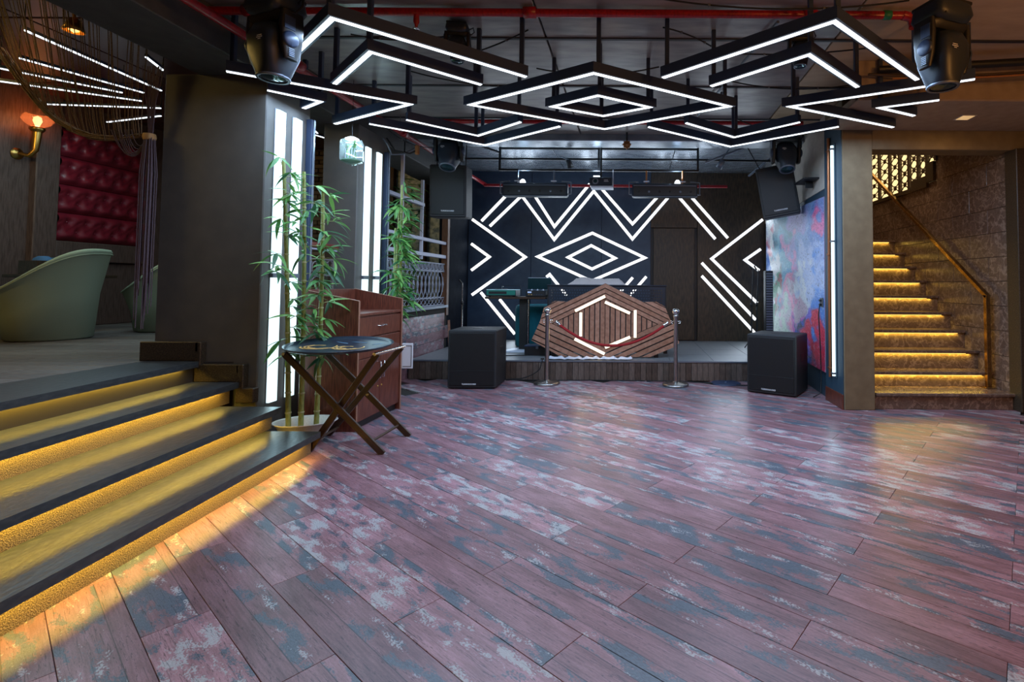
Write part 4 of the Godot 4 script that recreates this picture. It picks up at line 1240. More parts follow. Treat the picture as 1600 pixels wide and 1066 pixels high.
func build_lounge_things():
	# tufted red leather rows in the framed bay
	var t := thing("tufted_wall_panel", "buttoned dark red leather wall panel in a wooden frame in the lounge", "wall panel", Vector3(-8.07, 1.905, -7.61))
	var rows := 4
	var rh := 1.59 / rows
	var m := tuft_mesh(1.24, rh - 0.008, 5)
	var button := lathe([Vector2(0.001, 0.006), Vector2(0.01, 0.004), Vector2(0.013, 0.0)], 8)
	for i in rows:
		var o := part(t, "padded_row", m, M.leather, Vector3(0.0, i * rh + 0.004, 0.62), Vector3(0, PI / 2, 0))
		for k in 6:
			for s in 2:
				if s == 1 and k == 5: continue
				part(o, "button", button, M.leather, Vector3(0.02 + (k + s * 0.5) * 1.24 / 5.0, (0.33 + 0.34 * s) * (rh - 0.008), 0.026), Vector3(PI / 2, 0, 0))
	# wall sconce
	var s := thing("wall_sconce", "curved brass wall sconce with a lit amber glass globe beside the red panel", "lamp", Vector3(-8.08, 3.0, -6.55))
	part(s, "wall_plate", lathe([Vector2(0.001, 0.03), Vector2(0.05, 0.025), Vector2(0.075, 0.0)], 16), M.brass, Vector3(0, 0, 0), Vector3(0, 0, -PI / 2))
	part(s, "arm", tube([Vector3(0.02, 0, 0), Vector3(0.12, -0.02, -0.03), Vector3(0.17, 0.06, -0.05), Vector3(0.17, 0.20, -0.06), Vector3(0.17, 0.32, -0.06)], [0.025, 0.03, 0.035, 0.042, 0.05], 10), M.brass)
	part(s, "cup", lathe([Vector2(0.05, 0.30), Vector2(0.075, 0.33), Vector2(0.075, 0.36), Vector2(0.05, 0.37)], 16), M.brass, Vector3(0.17, 0, -0.06))
	part(s, "globe", lathe([Vector2(0.05, 0.37), Vector2(0.12, 0.41), Vector2(0.15, 0.46), Vector2(0.13, 0.52), Vector2(0.10, 0.55)], 18), M.glass_amber, Vector3(0.17, 0, -0.06))
	part(s, "bulb", lathe([Vector2(0.001, 0.52), Vector2(0.035, 0.50), Vector2(0.045, 0.45), Vector2(0.02, 0.38)], 12), M.bulb, Vector3(0.17, 0, -0.06))
	omni(s, Vector3(0.17, 0.46, -0.06), Color(1.0, 0.55, 0.28), 0.10, 0.04)
	# sunburst of thin light lines under the lounge ceiling
	var ends := [[Vector2(-5.40, -4.38), Vector2(-5.50, -5.78)], [Vector2(-6.13, -4.94), Vector2(-5.77, -5.85)], [Vector2(-6.63, -5.19), Vector2(-6.02, -5.85)], [Vector2(-7.06, -5.53), Vector2(-6.06, -6.12)], [Vector2(-7.40, -6.25), Vector2(-6.06, -6.37)], [Vector2(-7.35, -6.95), Vector2(-6.34, -6.67)], [Vector2(-4.83, -4.90), Vector2(-4.95, -5.21)], [Vector2(-4.60, -7.05), Vector2(-4.72, -7.42)], [Vector2(-4.85, -7.38), Vector2(-4.74, -7.7)]]
	var names := ["topmost and longest of the lounge ceiling light lines", "second lounge ceiling light line from the top", "third lounge ceiling light line from the top", "fourth lounge ceiling light line from the top", "level lounge ceiling light line above the red panel", "lowest lounge ceiling light line, rising to the right", "short steep lounge ceiling light line beside the pillar", "upper of two short light lines seen between the pillars", "lower of two short light lines seen between the pillars"]
	for i in ends.size():
		var a := Vector3(ends[i][0].x, 3.55, ends[i][0].y)
		var b := Vector3(ends[i][1].x, 3.55, ends[i][1].y)
		var mid := (a + b) / 2.0
		var l := thing("line_light", names[i], "light", mid, 0.0, "light lines under the lounge ceiling")
		bar_between(l, "channel", a - mid + Vector3(0, 0.02, 0), b - mid + Vector3(0, 0.02, 0), 0.026, 0.03, M.housing)
		bar_between(l, "diffuser", a - mid, b - mid, 0.022, 0.012, M.led)
		rod(l, "hanger", a - mid + Vector3(0, 0.03, 0), a - mid + Vector3(0, 0.33, 0), 0.004, M.black, 5)
		rod(l, "hanger", b - mid + Vector3(0, 0.03, 0), b - mid + Vector3(0, 0.33, 0), 0.004, M.black, 5)
		area_light(l, mid + Vector3(0, -0.012, 0), Vector3.DOWN, b - a, (b - a).length(), 0.03, Color(0.80, 0.96, 1.0), 0.50 * (b - a).length())
	# warm pendant spot among the strings
	var w := thing("lounge_spot", "small warm ceiling spot above the string curtain", "lamp", Vector3(-5.1, 3.6, -4.5))
	part(w, "shade", lathe([Vector2(0.03, 0.12), Vector2(0.06, 0.06), Vector2(0.08, 0.0), Vector2(0.07, 0.0)], 14), M.brass)
	part(w, "bulb", lathe([Vector2(0.001, -0.01), Vector2(0.035, 0.01), Vector2(0.03, 0.06)], 10), M.bulb)
	rod(w, "stem", Vector3(0, 0.12, 0), Vector3(0, 0.30, 0), 0.01, M.brass)
	omni(w, Vector3(0, 0.02, 0), Color(1.0, 0.72, 0.34), 0.12, 0.03)
	var w2 := thing("lounge_downlight", "round warm ceiling lamp over the steps side of the lounge", "lamp", Vector3(-7.0, 3.87, -3.2))
	part(w2, "rim", lathe([Vector2(0.12, 0.0), Vector2(0.13, -0.01), Vector2(0.10, -0.012), Vector2(0.001, -0.012)], 20), M.bulb)
	omni(w2, Vector3(0, -0.06, 0), Color(1.0, 0.84, 0.46), 2.6, 0.25)
	# two tub chairs
	tub_chair(Vector3(-6.62, LOUNGE_H, -5.75), deg_to_rad(118), "large green fabric tub chair nearest the steps")
	tub_chair(Vector3(-6.28, LOUNGE_H, -6.85), deg_to_rad(100), "green fabric tub chair partly hidden behind the nearer chair and pillar")
	# low bench and table by the wall
	var be := thing("wall_bench", "pale teal upholstered bench along the lounge wall behind the tub chair", "bench", Vector3(-7.75, LOUNGE_H, -5.3))
	slab(be, "base", Vector3(-0.3, 0, -0.8), Vector3(0.2, 0.4, 0.6), M.panel_wood, 0.01)
	slab(be, "seat_pad", Vector3(-0.3, 0.4, -0.8), Vector3(0.2, 0.52, 0.6), M.fabric_teal, 0.03)
	slab(be, "back_pad", Vector3(-0.33, 0.52, -0.8), Vector3(-0.2, 1.08, 0.6), plain(C(120, 176, 178), 0.8), 0.03)
	var ta := thing("lounge_table", "dark square lounge table behind the tub chairs", "table", Vector3(-7.35, LOUNGE_H, -6.5))
	slab(ta, "table_top", Vector3(-0.35, 0.70, -0.35), Vector3(0.35, 0.74, 0.35), M.walnut_leg, 0.006)
	part(ta, "pedestal", lathe([Vector2(0.2, 0.0), Vector2(0.2, 0.02), Vector2(0.04, 0.05), Vector2(0.04, 0.70)], 16), M.black)
	var bx := thing("cutlery_caddy", "dark box with blue folded napkins on the lounge table", "box", Vector3(-7.45, LOUNGE_H + 0.74, -6.36))
	slab(bx, "box_body", Vector3(-0.12, 0, -0.1), Vector3(0.12, 0.17, 0.16), M.walnut_leg, 0.004)
	part(bx, "napkin", loft([[0.15, 0.10, 0.08, 3], [0.20, 0.09, 0.07, 2.5], [0.23, 0.05, 0.04, 2]], 14), plain(C(60, 100, 140), 0.8))
	part(bx, "napkin", loft([[0.15, 0.05, 0.05, 3], [0.21, 0.04, 0.05, 2.5], [0.22, 0.02, 0.02, 2]], 14), plain(C(30, 54, 66), 0.8), Vector3(0.04, 0, -0.05))
	for i in 5:
		var gl := thing("drinking_glass", "amber drinking glass on the lounge table" if i == 0 else "clear drinking glass on the lounge table", "glass", Vector3(-7.3 + (i % 3) * 0.09, LOUNGE_H + 0.74, -6.72 + (i / 3) * 0.09), 0.0, "drinking glasses on the lounge table")
		part(gl, "tumbler", lathe([Vector2(0.001, 0.0), Vector2(0.035, 0.0), Vector2(0.04, 0.19), Vector2(0.037, 0.19), Vector2(0.032, 0.01), Vector2(0.001, 0.01)], 14), M.glass_amber if i == 0 else M.glass)
	# string curtain tied back beside the pillar
	var cu := thing("string_curtain", "brown string curtain swept to the right and tied back at the near pillar", "curtain", Vector3(-4.12, 2.56, -4.24))
	var r := RandomNumberGenerator.new()
	r.seed = 5
	var st := st_new()
	var tie := Vector3.ZERO
	var swag := Curve3D.new()
	for q in [[-1.30, 0.74, 0.12, -0.16], [-0.97, 0.30, 0.13, -0.14], [-0.70, 0.08, 0.12, -0.06], [-0.38, -0.02, 0.12, 0.0], [-0.11, 0.0, 0.06, 0.01], [0.0, 0.02, 0.03, 0.0]]:
		swag.add_point(Vector3(q[0], q[1], 0), Vector3(-q[2], -q[3], 0), Vector3(q[2], q[3], 0))
	var total := swag.get_baked_length()
	for i in 76:
		var q := i / 75.0
		var land := lerpf(0.0, 0.97, q) * total
		var s0 := swag.sample_baked(land)
		var j := Vector3(r.randf_range(-0.012, 0.012), r.randf_range(-0.02, 0.035), r.randf_range(-0.03, 0.03))
		var a := Vector3(s0.x - lerpf(0.75, 0.05, pow(q, 0.7)) + r.randf_range(-0.05, 0.05), 1.31, r.randf_range(-0.06, 0.06))
		var pts := [a, a.lerp(s0 + j, 0.55) + Vector3(-0.02, -0.03, 0), a.lerp(s0 + j, 0.88) + Vector3(-0.015, -0.02, 0)]
		for k in 7:
			pts.append(swag.sample_baked(lerpf(land, total, k / 6.0)) + j * (1.0 - k / 8.0))
		add_tube(st, pts, 0.0040, 4)
	var cs := part(cu, "swept_strings", done(st), M.string)
	cs.set_meta("kind", "stuff")
	st = st_new()
	for i in 46:
		var x := r.randf_range(-0.03, 0.06)
		var z := r.randf_range(-0.03, 0.05)
		var l := r.randf_range(1.0, 1.62)
		add_tube(st, [Vector3(x * 0.6, 0.0, z * 0.6), Vector3(x, -0.3, z), Vector3(x * 0.9, -l, z)], 0.005, 4)
	for i in 18:
		var x := r.randf_range(-0.02, 0.06)
		add_tube(st, [Vector3(x + r.randf_range(-0.06, 0.1), 0.60, 0.03), Vector3(x, 0.25, 0.02), Vector3(x * 0.5, 0.0, 0)], 0.004, 4)
	for i in 10:
		var w0 := r.randf_range(0.12, 0.32)
		add_tube(st, hang(Vector3(0, -0.01, 0.02), Vector3(-w0, 0.06, 0.02), r.randf_range(0.08, 0.2), 8), 0.004, 4)
	var tail := part(cu, "hanging_strings", done(st), M.string_dark)
	tail.set_meta("kind", "stuff")
	part(cu, "tie_band", loft([[-0.025, 0.035, 0.035, 3], [0.0, 0.042, 0.042, 3], [0.03, 0.036, 0.036, 3]], 16), plain(C(186, 144, 92), 0.6))

func tuft_mesh(w: float, h: float, n: int) -> ArrayMesh:
	var st := st_new()
	var nx := n * 8
	var ny := 16
	var pts := []
	for j in ny + 1:
		var row := []
		for i in nx + 1:
			var x := w * i / nx
			var y := h * j / ny
			var cell := w / n
			# distance to the nearest button of the two staggered rows
			var best := 9.0
			for s in 2:
				var by := (0.33 + 0.34 * s) * h
				var bx := (roundf((x - 0.02) / cell - s * 0.5) + s * 0.5) * cell + 0.02
				best = minf(best, Vector2((x - bx) / cell, (y - by) / h).length())
			var z := 0.085 * (1.0 - exp(-best * 5.0))
			var edge := minf(y, h - y) / h
			z *= clampf(edge * 7.0, 0.15, 1.0)
			# diagonal pleats between the buttons
			var fx := fmod(absf(x - 0.02) / cell, 1.0)
			var d := absf(absf(fx - 0.5) * 2.0 - clampf((y / h - 0.33) / 0.34, 0.0, 1.0))
			d = minf(d, 1.0)
			if y / h > 0.3 and y / h < 0.7: z -= 0.022 * exp(-d * 8.0)
			row.append(Vector3(x, y, z))
		pts.append(row)
	for j in ny:
		for i in nx:
			for v in [pts[j][i], pts[j + 1][i + 1], pts[j][i + 1], pts[j][i], pts[j + 1][i], pts[j + 1][i + 1]]:
				st.set_smooth_group(0)
				st.add_vertex(v)
	return done(st)

func tub_chair(at: Vector3, turn: float, label: String):
	var t := thing("tub_chair", label, "chair", at, turn, "green tub chairs in the lounge")
	var st := st_new()
	var seg := 40
	var rings := []
	var rim := []
	for k in seg:
		var a := TAU * k / seg
		var back := 0.5 - 0.5 * cos(a)                # 0 in front, 1 at the back (local -z is front)
		var h := 0.54 + 0.49 * smoothstep(0.05, 1.0, back)
		var d := Vector3(sin(a), 0, -cos(a))
		var ring := [d * 0.30 + Vector3(0, 0.0, 0), d * 0.345 + Vector3(0, 0.02, 0), d * (0.345 + 0.07 * 0.5) + Vector3(0, h * 0.5, 0), d * 0.455 + Vector3(0, h * 0.93, 0), d * 0.47 + Vector3(0, h * 0.97, 0), d * 0.455 + Vector3(0, h, 0), d * 0.425 + Vector3(0, h + 0.004, 0), d * 0.395 + Vector3(0, h * 0.985, 0), d * 0.37 + Vector3(0, h * 0.9, 0), d * 0.31 + Vector3(0, 0.45, 0)]
		rings.append(ring)
		rim.append(d * 0.468 + Vector3(0, h * 0.945, 0))
	for k in seg:
		var A: Array = rings[k]
		var B: Array = rings[(k + 1) % seg]
		for i in A.size() - 1:
			for v in [A[i], A[i + 1], B[i + 1], A[i], B[i + 1], B[i]]:
				st.set_smooth_group(0)
				st.add_vertex(v)
	part(t, "shell", done(st), M.fabric_green)
	part(t, "piping", tube(rim, 0.008, 6, true), M.fabric_green)
	part(t, "seat_cushion", lathe([Vector2(0.001, 0.50), Vector2(0.24, 0.50), Vector2(0.31, 0.47), Vector2(0.32, 0.42), Vector2(0.3, 0.38)], 32), M.fabric_green)

func build_ceiling_lights():
	var V := func(a: Array) -> Array:
		var o := []
		for i in range(0, a.size(), 2): o.append(Vector2(a[i], a[i + 1]))
		return o
	# [points x z ..., closed, label]
	var list := [
		[[-0.326, -3.834, 0.848, -4.539, -0.326, -5.234, -1.505, -4.539], true, "large central diamond of hanging light bars"],
		[[-0.326, -4.295, 0.125, -4.573, -0.316, -4.822, -0.767, -4.573], true, "small diamond light inside the large central diamond"],
		[[0.211, -3.911, 1.217, -3.048, 2.214, -3.921], false, "large hanging chevron light at the upper right of the ceiling"],
		[[-0.863, -3.911, -1.869, -3.048, -2.866, -3.921], false, "large hanging chevron light at the upper left of the ceiling"],
		[[0.614, -4.074, 1.217, -3.499, 1.812, -4.074], false, "smaller chevron light nested in the upper right chevron"],
		[[-1.265, -4.074, -1.869, -3.499, -2.464, -4.074], false, "smaller chevron light nested in the upper left chevron"],
		[[2.655, -3.902, 1.400, -4.534, 2.636, -5.119], false, "long arrow light pointing left, at the right of the central diamond"],
		[[-3.16, -3.84, -2.051, -4.534, -3.08, -5.119], false, "long arrow light pointing right, at the left of the central diamond"],
		[[2.646, -4.352, 2.224, -4.553, 2.655, -4.764], false, "short arrow light nested in the right arrow near the stairs"],
		[[-3.12, -4.22, -2.83, -4.48, -3.10, -4.66], false, "short arrow light nested in the left arrow near the pillar"],
		[[0.134, -5.157, 1.112, -5.876, 2.071, -5.109], false, "wide V of light nearest the stage on the right"],
		[[-0.786, -5.157, -1.764, -5.876, -2.722, -5.109], false, "wide V of light nearest the stage on the left"],
		[[0.508, -5.023, 1.083, -5.502, 1.630, -4.975], false, "smaller V light nested in the right-hand wide V"],
		[[-1.160, -5.023, -1.735, -5.502, -2.281, -4.975], false, "smaller V light nested in the left-hand wide V"]]
	for f in list:
		var pts: Array = V.call(f[0])
		var mid := Vector2.ZERO
		for p in pts: mid += p
		mid /= pts.size()
		var t := thing("hanging_light", f[2], "ceiling light", Vector3(mid.x, LIGHT_Y, mid.y), 0.0, "hanging light bars over the dance floor")
		var loc := []
		for p in pts: loc.append(p - mid)
		var turn := Basis(Vector3.RIGHT, Vector3.BACK, Vector3.DOWN)
		var n := pts.size()
		for i in (n if f[1] else n - 1):
			var o := part(t, "housing", strip_arm(loc, f[1], i, 0.033, -0.082, -0.004), M.housing)
			o.basis = turn
			o = part(t, "diffuser", strip_arm(loc, f[1], i, 0.0165, -0.010, 0.0), M.led)
			o.basis = turn
			var a: Vector2 = pts[i]
			var b: Vector2 = pts[(i + 1) % n]
			var m := (a + b) / 2.0
			area_light(t, Vector3(m.x, LIGHT_Y - 0.004, m.y), Vector3.DOWN, Vector3(b.x - a.x, 0, b.y - a.y), (b - a).length() - 0.02, 0.032, COOL, 0.74 * (b - a).length())
		for i in n:
			var p: Vector2 = pts[i]
			var q: Vector2 = p.lerp(pts[(i + 1) % n] if i < n - 1 else pts[i - 1], 0.03)
			var top := CEIL
			if q.x > 2.04 and q.y < -4.6: top = 3.05
			elif q.x < -3.2: top = 3.12
			slab(t, "hanger", Vector3(q.x - 0.017 - mid.x, 0.08, q.y - 0.017 - mid.y), Vector3(q.x + 0.017 - mid.x, top - LIGHT_Y, q.y + 0.017 - mid.y), M.housing, 0.003)

func build_wall_lights():
	var list := [
		[[-2.95, 2.54, -2.35, 3.18], false, "upper of two parallel slanted light tubes at the top left of the stage wall"],
		[[-2.79, 2.44, -2.04, 3.18], false, "lower of two parallel slanted light tubes at the top left of the stage wall"],
		[[-2.28, 3.16, -1.55, 2.19, -0.80, 3.13, -0.05, 2.21, 0.72, 3.12], false, "large W of light tubes across the top of the stage wall"],
		[[-2.03, 3.18, -1.55, 2.44, -0.88, 3.27], false, "small V of light tubes nested in the left of the large W"],
		[[-0.66, 3.19, -0.05, 2.50, 0.55, 3.16], false, "small V of light tubes nested in the right of the large W"],
		[[0.74, 3.14, 1.54, 2.22], false, "left of two slanted light tubes above the stage door"],
		[[0.98, 3.14, 1.78, 2.24], false, "right of two slanted light tubes above the stage door"],
		[[-1.86, 1.86, -0.82, 2.32, 0.19, 1.85, -0.83, 1.40], true, "large light tube diamond behind the booth on the stage wall"],
		[[-1.28, 1.85, -0.84, 2.08, -0.38, 1.84, -0.82, 1.63], true, "small light tube diamond inside the large stage wall diamond"],
		[[-3.13, 2.57, -2.10, 1.85, -3.11, 1.12], false, "large light tube arrow pointing right at the left of the stage wall"],
		[[-3.14, 2.10, -2.79, 1.85, -3.13, 1.59], false, "small light tube arrow pointing right at the stage's left corner"],
		[[-2.94, 1.17, -2.28, 0.38], false, "long slanted light tube low behind the mixing table"],
		[[-2.58, 1.04, -2.15, 0.51], false, "short slanted light tube low behind the mixing table"],
		[[-1.69, 1.47, -1.63, 1.52, -1.30, 1.12], false, "small bent light tube above the left end of the booth"],
		[[-0.04, 1.47, -0.34, 1.12], false, "shorter slanted light tube above the right end of the booth"],
		[[0.22, 1.49, -0.10, 1.12], false, "longer slanted light tube above the right end of the booth, by the door"],
		[[2.45, 2.60, 1.47, 1.84, 2.34, 1.00], false, "large light tube arrow pointing left at the right of the stage wall"],
		[[2.41, 2.03, 2.11, 1.82, 2.38, 1.62], false, "small light tube arrow pointing left at the stage's right corner"],
		[[1.28, 1.76, 2.31, 0.68], false, "upper of two long slanted light tubes at the right of the stage wall"],
		[[1.28, 1.51, 2.30, 0.42], false, "lower of two long slanted light tubes at the right of the stage wall"]]
	for f in list:
		var pts := []
		var mid := Vector2.ZERO
		for i in range(0, f[0].size(), 2):
			pts.append(Vector2(f[0][i], f[0][i + 1]))
			mid += pts[-1]
		mid /= pts.size()
		var t := thing("wall_light_tube", f[2], "wall light", Vector3(mid.x, mid.y, BACK_Z), 0.0, "light tubes on the stage wall")
		var loc := []
		for p in pts: loc.append(p - mid)
		var n := pts.size()
		for i in (n if f[1] else n - 1):
			part(t, "channel", strip_arm(loc, f[1], i, 0.034, 0.0, 0.018), M.alu)
			part(t, "diffuser", strip_arm(loc, f[1], i, 0.024, 0.018, 0.036), M.led_wall)
			var a: Vector2 = pts[i]
			var b: Vector2 = pts[(i + 1) % n]
			var m := (a + b) / 2.0
			area_light(t, Vector3(m.x, m.y, BACK_Z + 0.04), Vector3.BACK, Vector3(b.x - a.x, b.y - a.y, 0), (b - a).length() - 0.02, 0.055, Color(0.84, 0.92, 1.0), 0.13 * (b - a).length())

func build_pipes_and_cables():
	var t := thing("sprinkler_pipe", "red sprinkler pipe running across under the ceiling nearest the viewer", "pipe", Vector3(-0.6, 3.375, -3.72))
	rod(t, "pipe", Vector3(-2.75, 0, 0), Vector3(2.63, -0.005, 0), 0.03, M.pipe_red, 14)
	for x in [-2.3, -0.2, 1.9]:
		part(t, "coupling", lathe([Vector2(0.03, -0.05), Vector2(0.042, -0.045), Vector2(0.042, 0.045), Vector2(0.03, 0.05)], 14), M.pipe_red, Vector3(x, 0, 0), Vector3(0, 0, PI / 2))
	part(t, "end_elbow", tube([Vector3(2.6, -0.005, 0), Vector3(2.66, -0.02, 0), Vector3(2.68, -0.07, 0), Vector3(2.68, -0.10, 0)], 0.035, 12), M.pipe_red)
	part(t, "tape_band", lathe([Vector2(0.031, -0.03), Vector2(0.034, -0.028), Vector2(0.034, 0.028), Vector2(0.031, 0.03)], 14), M.green_tape, Vector3(2.48, -0.004, 0), Vector3(0, 0, PI / 2))
	var h := part(t, "sprinkler_head", lathe([Vector2(0.02, 0.0), Vector2(0.022, -0.06), Vector2(0.012, -0.08), Vector2(0.010, -0.10)], 12), M.pipe_red, Vector3(-1.05, -0.02, 0))
	part(h, "deflector", lathe([Vector2(0.001, -0.10), Vector2(0.022, -0.105), Vector2(0.024, -0.11), Vector2(0.001, -0.112)], 12), M.chrome)
	var u := thing("sprinkler_pipe", "red sprinkler pipe running back along the left beam towards the stage", "pipe", Vector3(-2.97, 3.22, -6.5))
	rod(u, "pipe", Vector3(-0.03, 0.0, 3.3), Vector3(0.12, 0.0, -3.1), 0.033, M.pipe_red, 14)
	for z in [2.2, 0.2, -2.0]:
		part(u, "coupling", lathe([Vector2(0.033, -0.05), Vector2(0.045, -0.045), Vector2(0.045, 0.045), Vector2(0.033, 0.05)], 14), M.pipe_red, Vector3(0.05, 0, z), Vector3(PI / 2, 0, 0))
		rod(u, "hanger", Vector3(0.05, 0.03, z + 0.1), Vector3(0.05, 0.2, z + 0.1), 0.005, M.chrome, 6)
	var w := thing("sprinkler_pipe", "red sprinkler pipe low across the back of the stage", "pipe", Vector3(-0.5, 3.16, -9.3))
	rod(w, "pipe", Vector3(-2.3, 0, 0), Vector3(2.2, 0, 0), 0.028, M.pipe_red, 12)
	var x := thing("sprinkler_pipe", "red sprinkler pipe crossing just in front of the stage beam", "pipe", Vector3(-0.3, 3.375, -6.28))
	rod(x, "pipe", Vector3(-2.5, 0, 0), Vector3(2.4, 0, 0), 0.028, M.pipe_red, 12)
	# black cables strung between the hangers
	var cab := [
		[[Vector3(-2.3, 3.34, -4.0), Vector3(-1.56, 3.38, -4.1), 0.04], "black cable looped between hangers over the upper left chevron"],
		[[Vector3(-1.5, 3.25, -4.2), Vector3(-0.86, 3.36, -3.95), 0.02], "black cable rising to the hanger left of the central diamond"],
		[[Vector3(-0.86, 3.2, -4.3), Vector3(0.2, 3.22, -4.3), 0.06], "black cable sagging behind the near corner of the central diamond"],
		[[Vector3(0.21, 3.36, -3.9), Vector3(0.72, 3.3, -4.2), -0.03], "black cable arching right of the central diamond"],
		[[Vector3(0.72, 3.3, -4.2), Vector3(1.9, 3.3, -4.1), 0.03], "black cable above the nested right chevron"],
		[[Vector3(-0.1, 3.35, -3.4), Vector3(1.9, 3.33, -3.45), 0.09], "long black cable hanging in front of the red pipe"],
		[[Vector3(-2.1, 3.3, -4.6), Vector3(-1.0, 3.28, -4.9), 0.05], "black cable over the left arrow light"],
		[[Vector3(0.9, 3.26, -4.7), Vector3(2.1, 3.28, -4.8), 0.06], "black cable over the right arrow light"],
		[[Vector3(1.2, 3.3, -5.9), Vector3(2.2, 3.2, -5.9), 0.10], "black cable drooping towards the hung speaker on the right"],
		[[Vector3(-3.0, 3.2, -6.0), Vector3(-2.74, 3.2, -6.85), 0.08], "black cable drooping towards the hung speaker on the left"]]
	for c in cab:
		var a: Array = c[0]
		var o := thing("cable", c[1], "cable", a[0])
		part(o, "cord", tube(hang(Vector3.ZERO, a[1] - a[0], a[2], 12), 0.006, 6), M.rubber)
		for q in [0.3, 0.7]:
			part(o, "cable_clip", cbox(Vector3(0.018, 0.018, 0.018), 0.003), M.socket, (a[1] - a[0]) * q - Vector3(0, a[2] * 4 * q * (1 - q), 0))
	# conduit along the right of the ceiling
	var k := thing("conduit", "dark trunking with loose cables above the soffit by the stairs", "conduit", Vector3(3.0, 3.25, -4.52))
	rod(k, "trunk", Vector3(-0.8, 0.05, 0.0), Vector3(1.3, 0.08, 0.25), 0.035, M.black, 10)
	part(k, "cord", tube(hang(Vector3(-0.9, 0.0, 0.02), Vector3(1.2, 0.02, 0.3), 0.06, 10), 0.012, 6), M.lattice)
	part(k, "cord", tube(hang(Vector3(-0.7, -0.05, 0.05), Vector3(1.25, -0.02, 0.33), 0.04, 10), 0.009, 6), M.rust)
	var cp := thing("conduit", "thin steel conduit pipe crossing the ceiling above the right chevrons", "conduit", Vector3(1.1, 3.385, -4.75))
	rod(cp, "pipe", Vector3(0.0, 0, 0.9), Vector3(-0.35, 0, -1.3), 0.012, M.alu, 8)
	for z in [0.5, -0.6]:
		part(cp, "saddle", cbox(Vector3(0.05, 0.03, 0.02), 0.004), M.alu, Vector3(-0.08 + z * 0.15, 0.01, z))

func moving_head(called: String, label: String, at: Vector3, turn: float, s: float, tilt := 0.0):
	# base at the top, hanging down; at = middle of the mounting plate
	var t := thing(called, label, "stage light", at, turn, "moving head lights")
	t.scale = Vector3.ONE * s
	part(t, "mount_plate", cbox(Vector3(0.30, 0.03, 0.24), 0.008), M.black, Vector3(0, -0.015, 0))
	part(t, "base", loft([[-0.03, 0.16, 0.13, 5], [-0.10, 0.17, 0.14, 5], [-0.14, 0.15, 0.125, 4], [-0.16, 0.11, 0.1, 3]], 28), M.black_gloss)
	for x in [-1.0, 1.0]:
		var a := part(t, "yoke_arm", loft([[-0.14, 0.022, 0.075, 4], [-0.24, 0.026, 0.08, 4], [-0.38, 0.028, 0.07, 3], [-0.47, 0.02, 0.045, 2.5]], 20), M.black, Vector3(0.165 * x, 0, 0))
		part(a, "pivot_cap", lathe([Vector2(0.001, 0.014), Vector2(0.045, 0.012), Vector2(0.055, 0.004), Vector2(0.055, -0.01)], 20), M.housing, Vector3(0.026 * x, -0.34, 0.02), Vector3(0, 0, -PI / 2 * x))
		part(a, "control_plate", cbox(Vector3(0.006, 0.09, 0.075), 0.002), M.housing, Vector3(0.027 * x, -0.23, 0.03))
		for k in 5:
			part(a, "vent_slot", cbox(Vector3(0.005, 0.006, 0.04), 0.001), M.alu, Vector3(0.026 * x, -0.405 - k * 0.012, 0.012))
	part(t, "yoke_bridge", loft([[-0.15, 0.18, 0.09, 4], [-0.17, 0.185, 0.09, 4], [-0.20, 0.175, 0.06, 4]], 24), M.black)
	var head := part(t, "lamp_head", loft([[0.15, 0.06, 0.06, 2.5], [0.13, 0.115, 0.11, 3], [0.05, 0.135, 0.135, 4], [-0.06, 0.13, 0.13, 4], [-0.16, 0.105, 0.105, 3], [-0.20, 0.10, 0.10, 2.2], [-0.215, 0.095, 0.095, 2]], 32), M.black_gloss, Vector3(0, -0.36, 0), Vector3(tilt, 0, 0))
	part(head, "lens_ring", lathe([Vector2(0.098, -0.205), Vector2(0.104, -0.215), Vector2(0.10, -0.225), Vector2(0.085, -0.222)], 28), M.alu)
	part(head, "lens", lathe([Vector2(0.001, -0.226), Vector2(0.05, -0.222), Vector2(0.085, -0.212)], 24), M.glass_dark)
	for k in 3:
		part(head, "label_line", cbox(Vector3([0.045, 0.055, 0.025][k], 0.006, 0.002), 0.0005), M.badge, Vector3(-0.05 * signf(turn + 0.001), 0.02 - k * 0.012, 0.1365))
	part(t, "clamp", tube([Vector3(-0.06, 0, 0), Vector3(-0.06, 0.05, 0), Vector3(0.06, 0.05, 0), Vector3(0.06, 0, 0)], 0.012, 8), M.black)
	if at.y < 3.3: rod(t, "drop_tube", Vector3(0, 0.0, 0), Vector3(0, (CEIL - at.y) / s, 0), 0.022, M.black, 10)
	part(t, "power_lead", tube([Vector3(0.14, -0.06, -0.05), Vector3(0.22, -0.02, -0.04), Vector3(0.24, -0.1, -0.02), Vector3(0.2, -0.15, 0.0), Vector3(0.1, -0.13, 0.1), Vector3(-0.12, -0.12, 0.12)], 0.008, 6), M.rubber)

func build_moving_heads():
	moving_head("moving_head_light", "black moving head light hanging nearest the viewer at the upper left", Vector3(-2.33, 3.18, -3.2), -0.35, 0.92)
	moving_head("moving_head_light", "black moving head light hanging nearest the viewer at the upper right", Vector3(1.97, 3.15, -3.2), 0.35, 0.92)
	moving_head("moving_head_light", "small black moving head light above the nested left chevron", Vector3(-1.42, 3.40, -3.95), 0.1, 0.52)
	moving_head("moving_head_light", "small black moving head light above the nested right chevron", Vector3(1.32, 3.40, -4.0), -0.1, 0.52)
	moving_head("moving_head_light", "moving head light in front of the hung speaker left of the stage", Vector3(-2.43, 3.40, -6.55), 0.0, 1.0, -0.35)
	moving_head("moving_head_light", "moving head light in front of the hung speaker right of the stage", Vector3(1.96, 3.40, -6.55), 0.0, 1.0, -0.35)

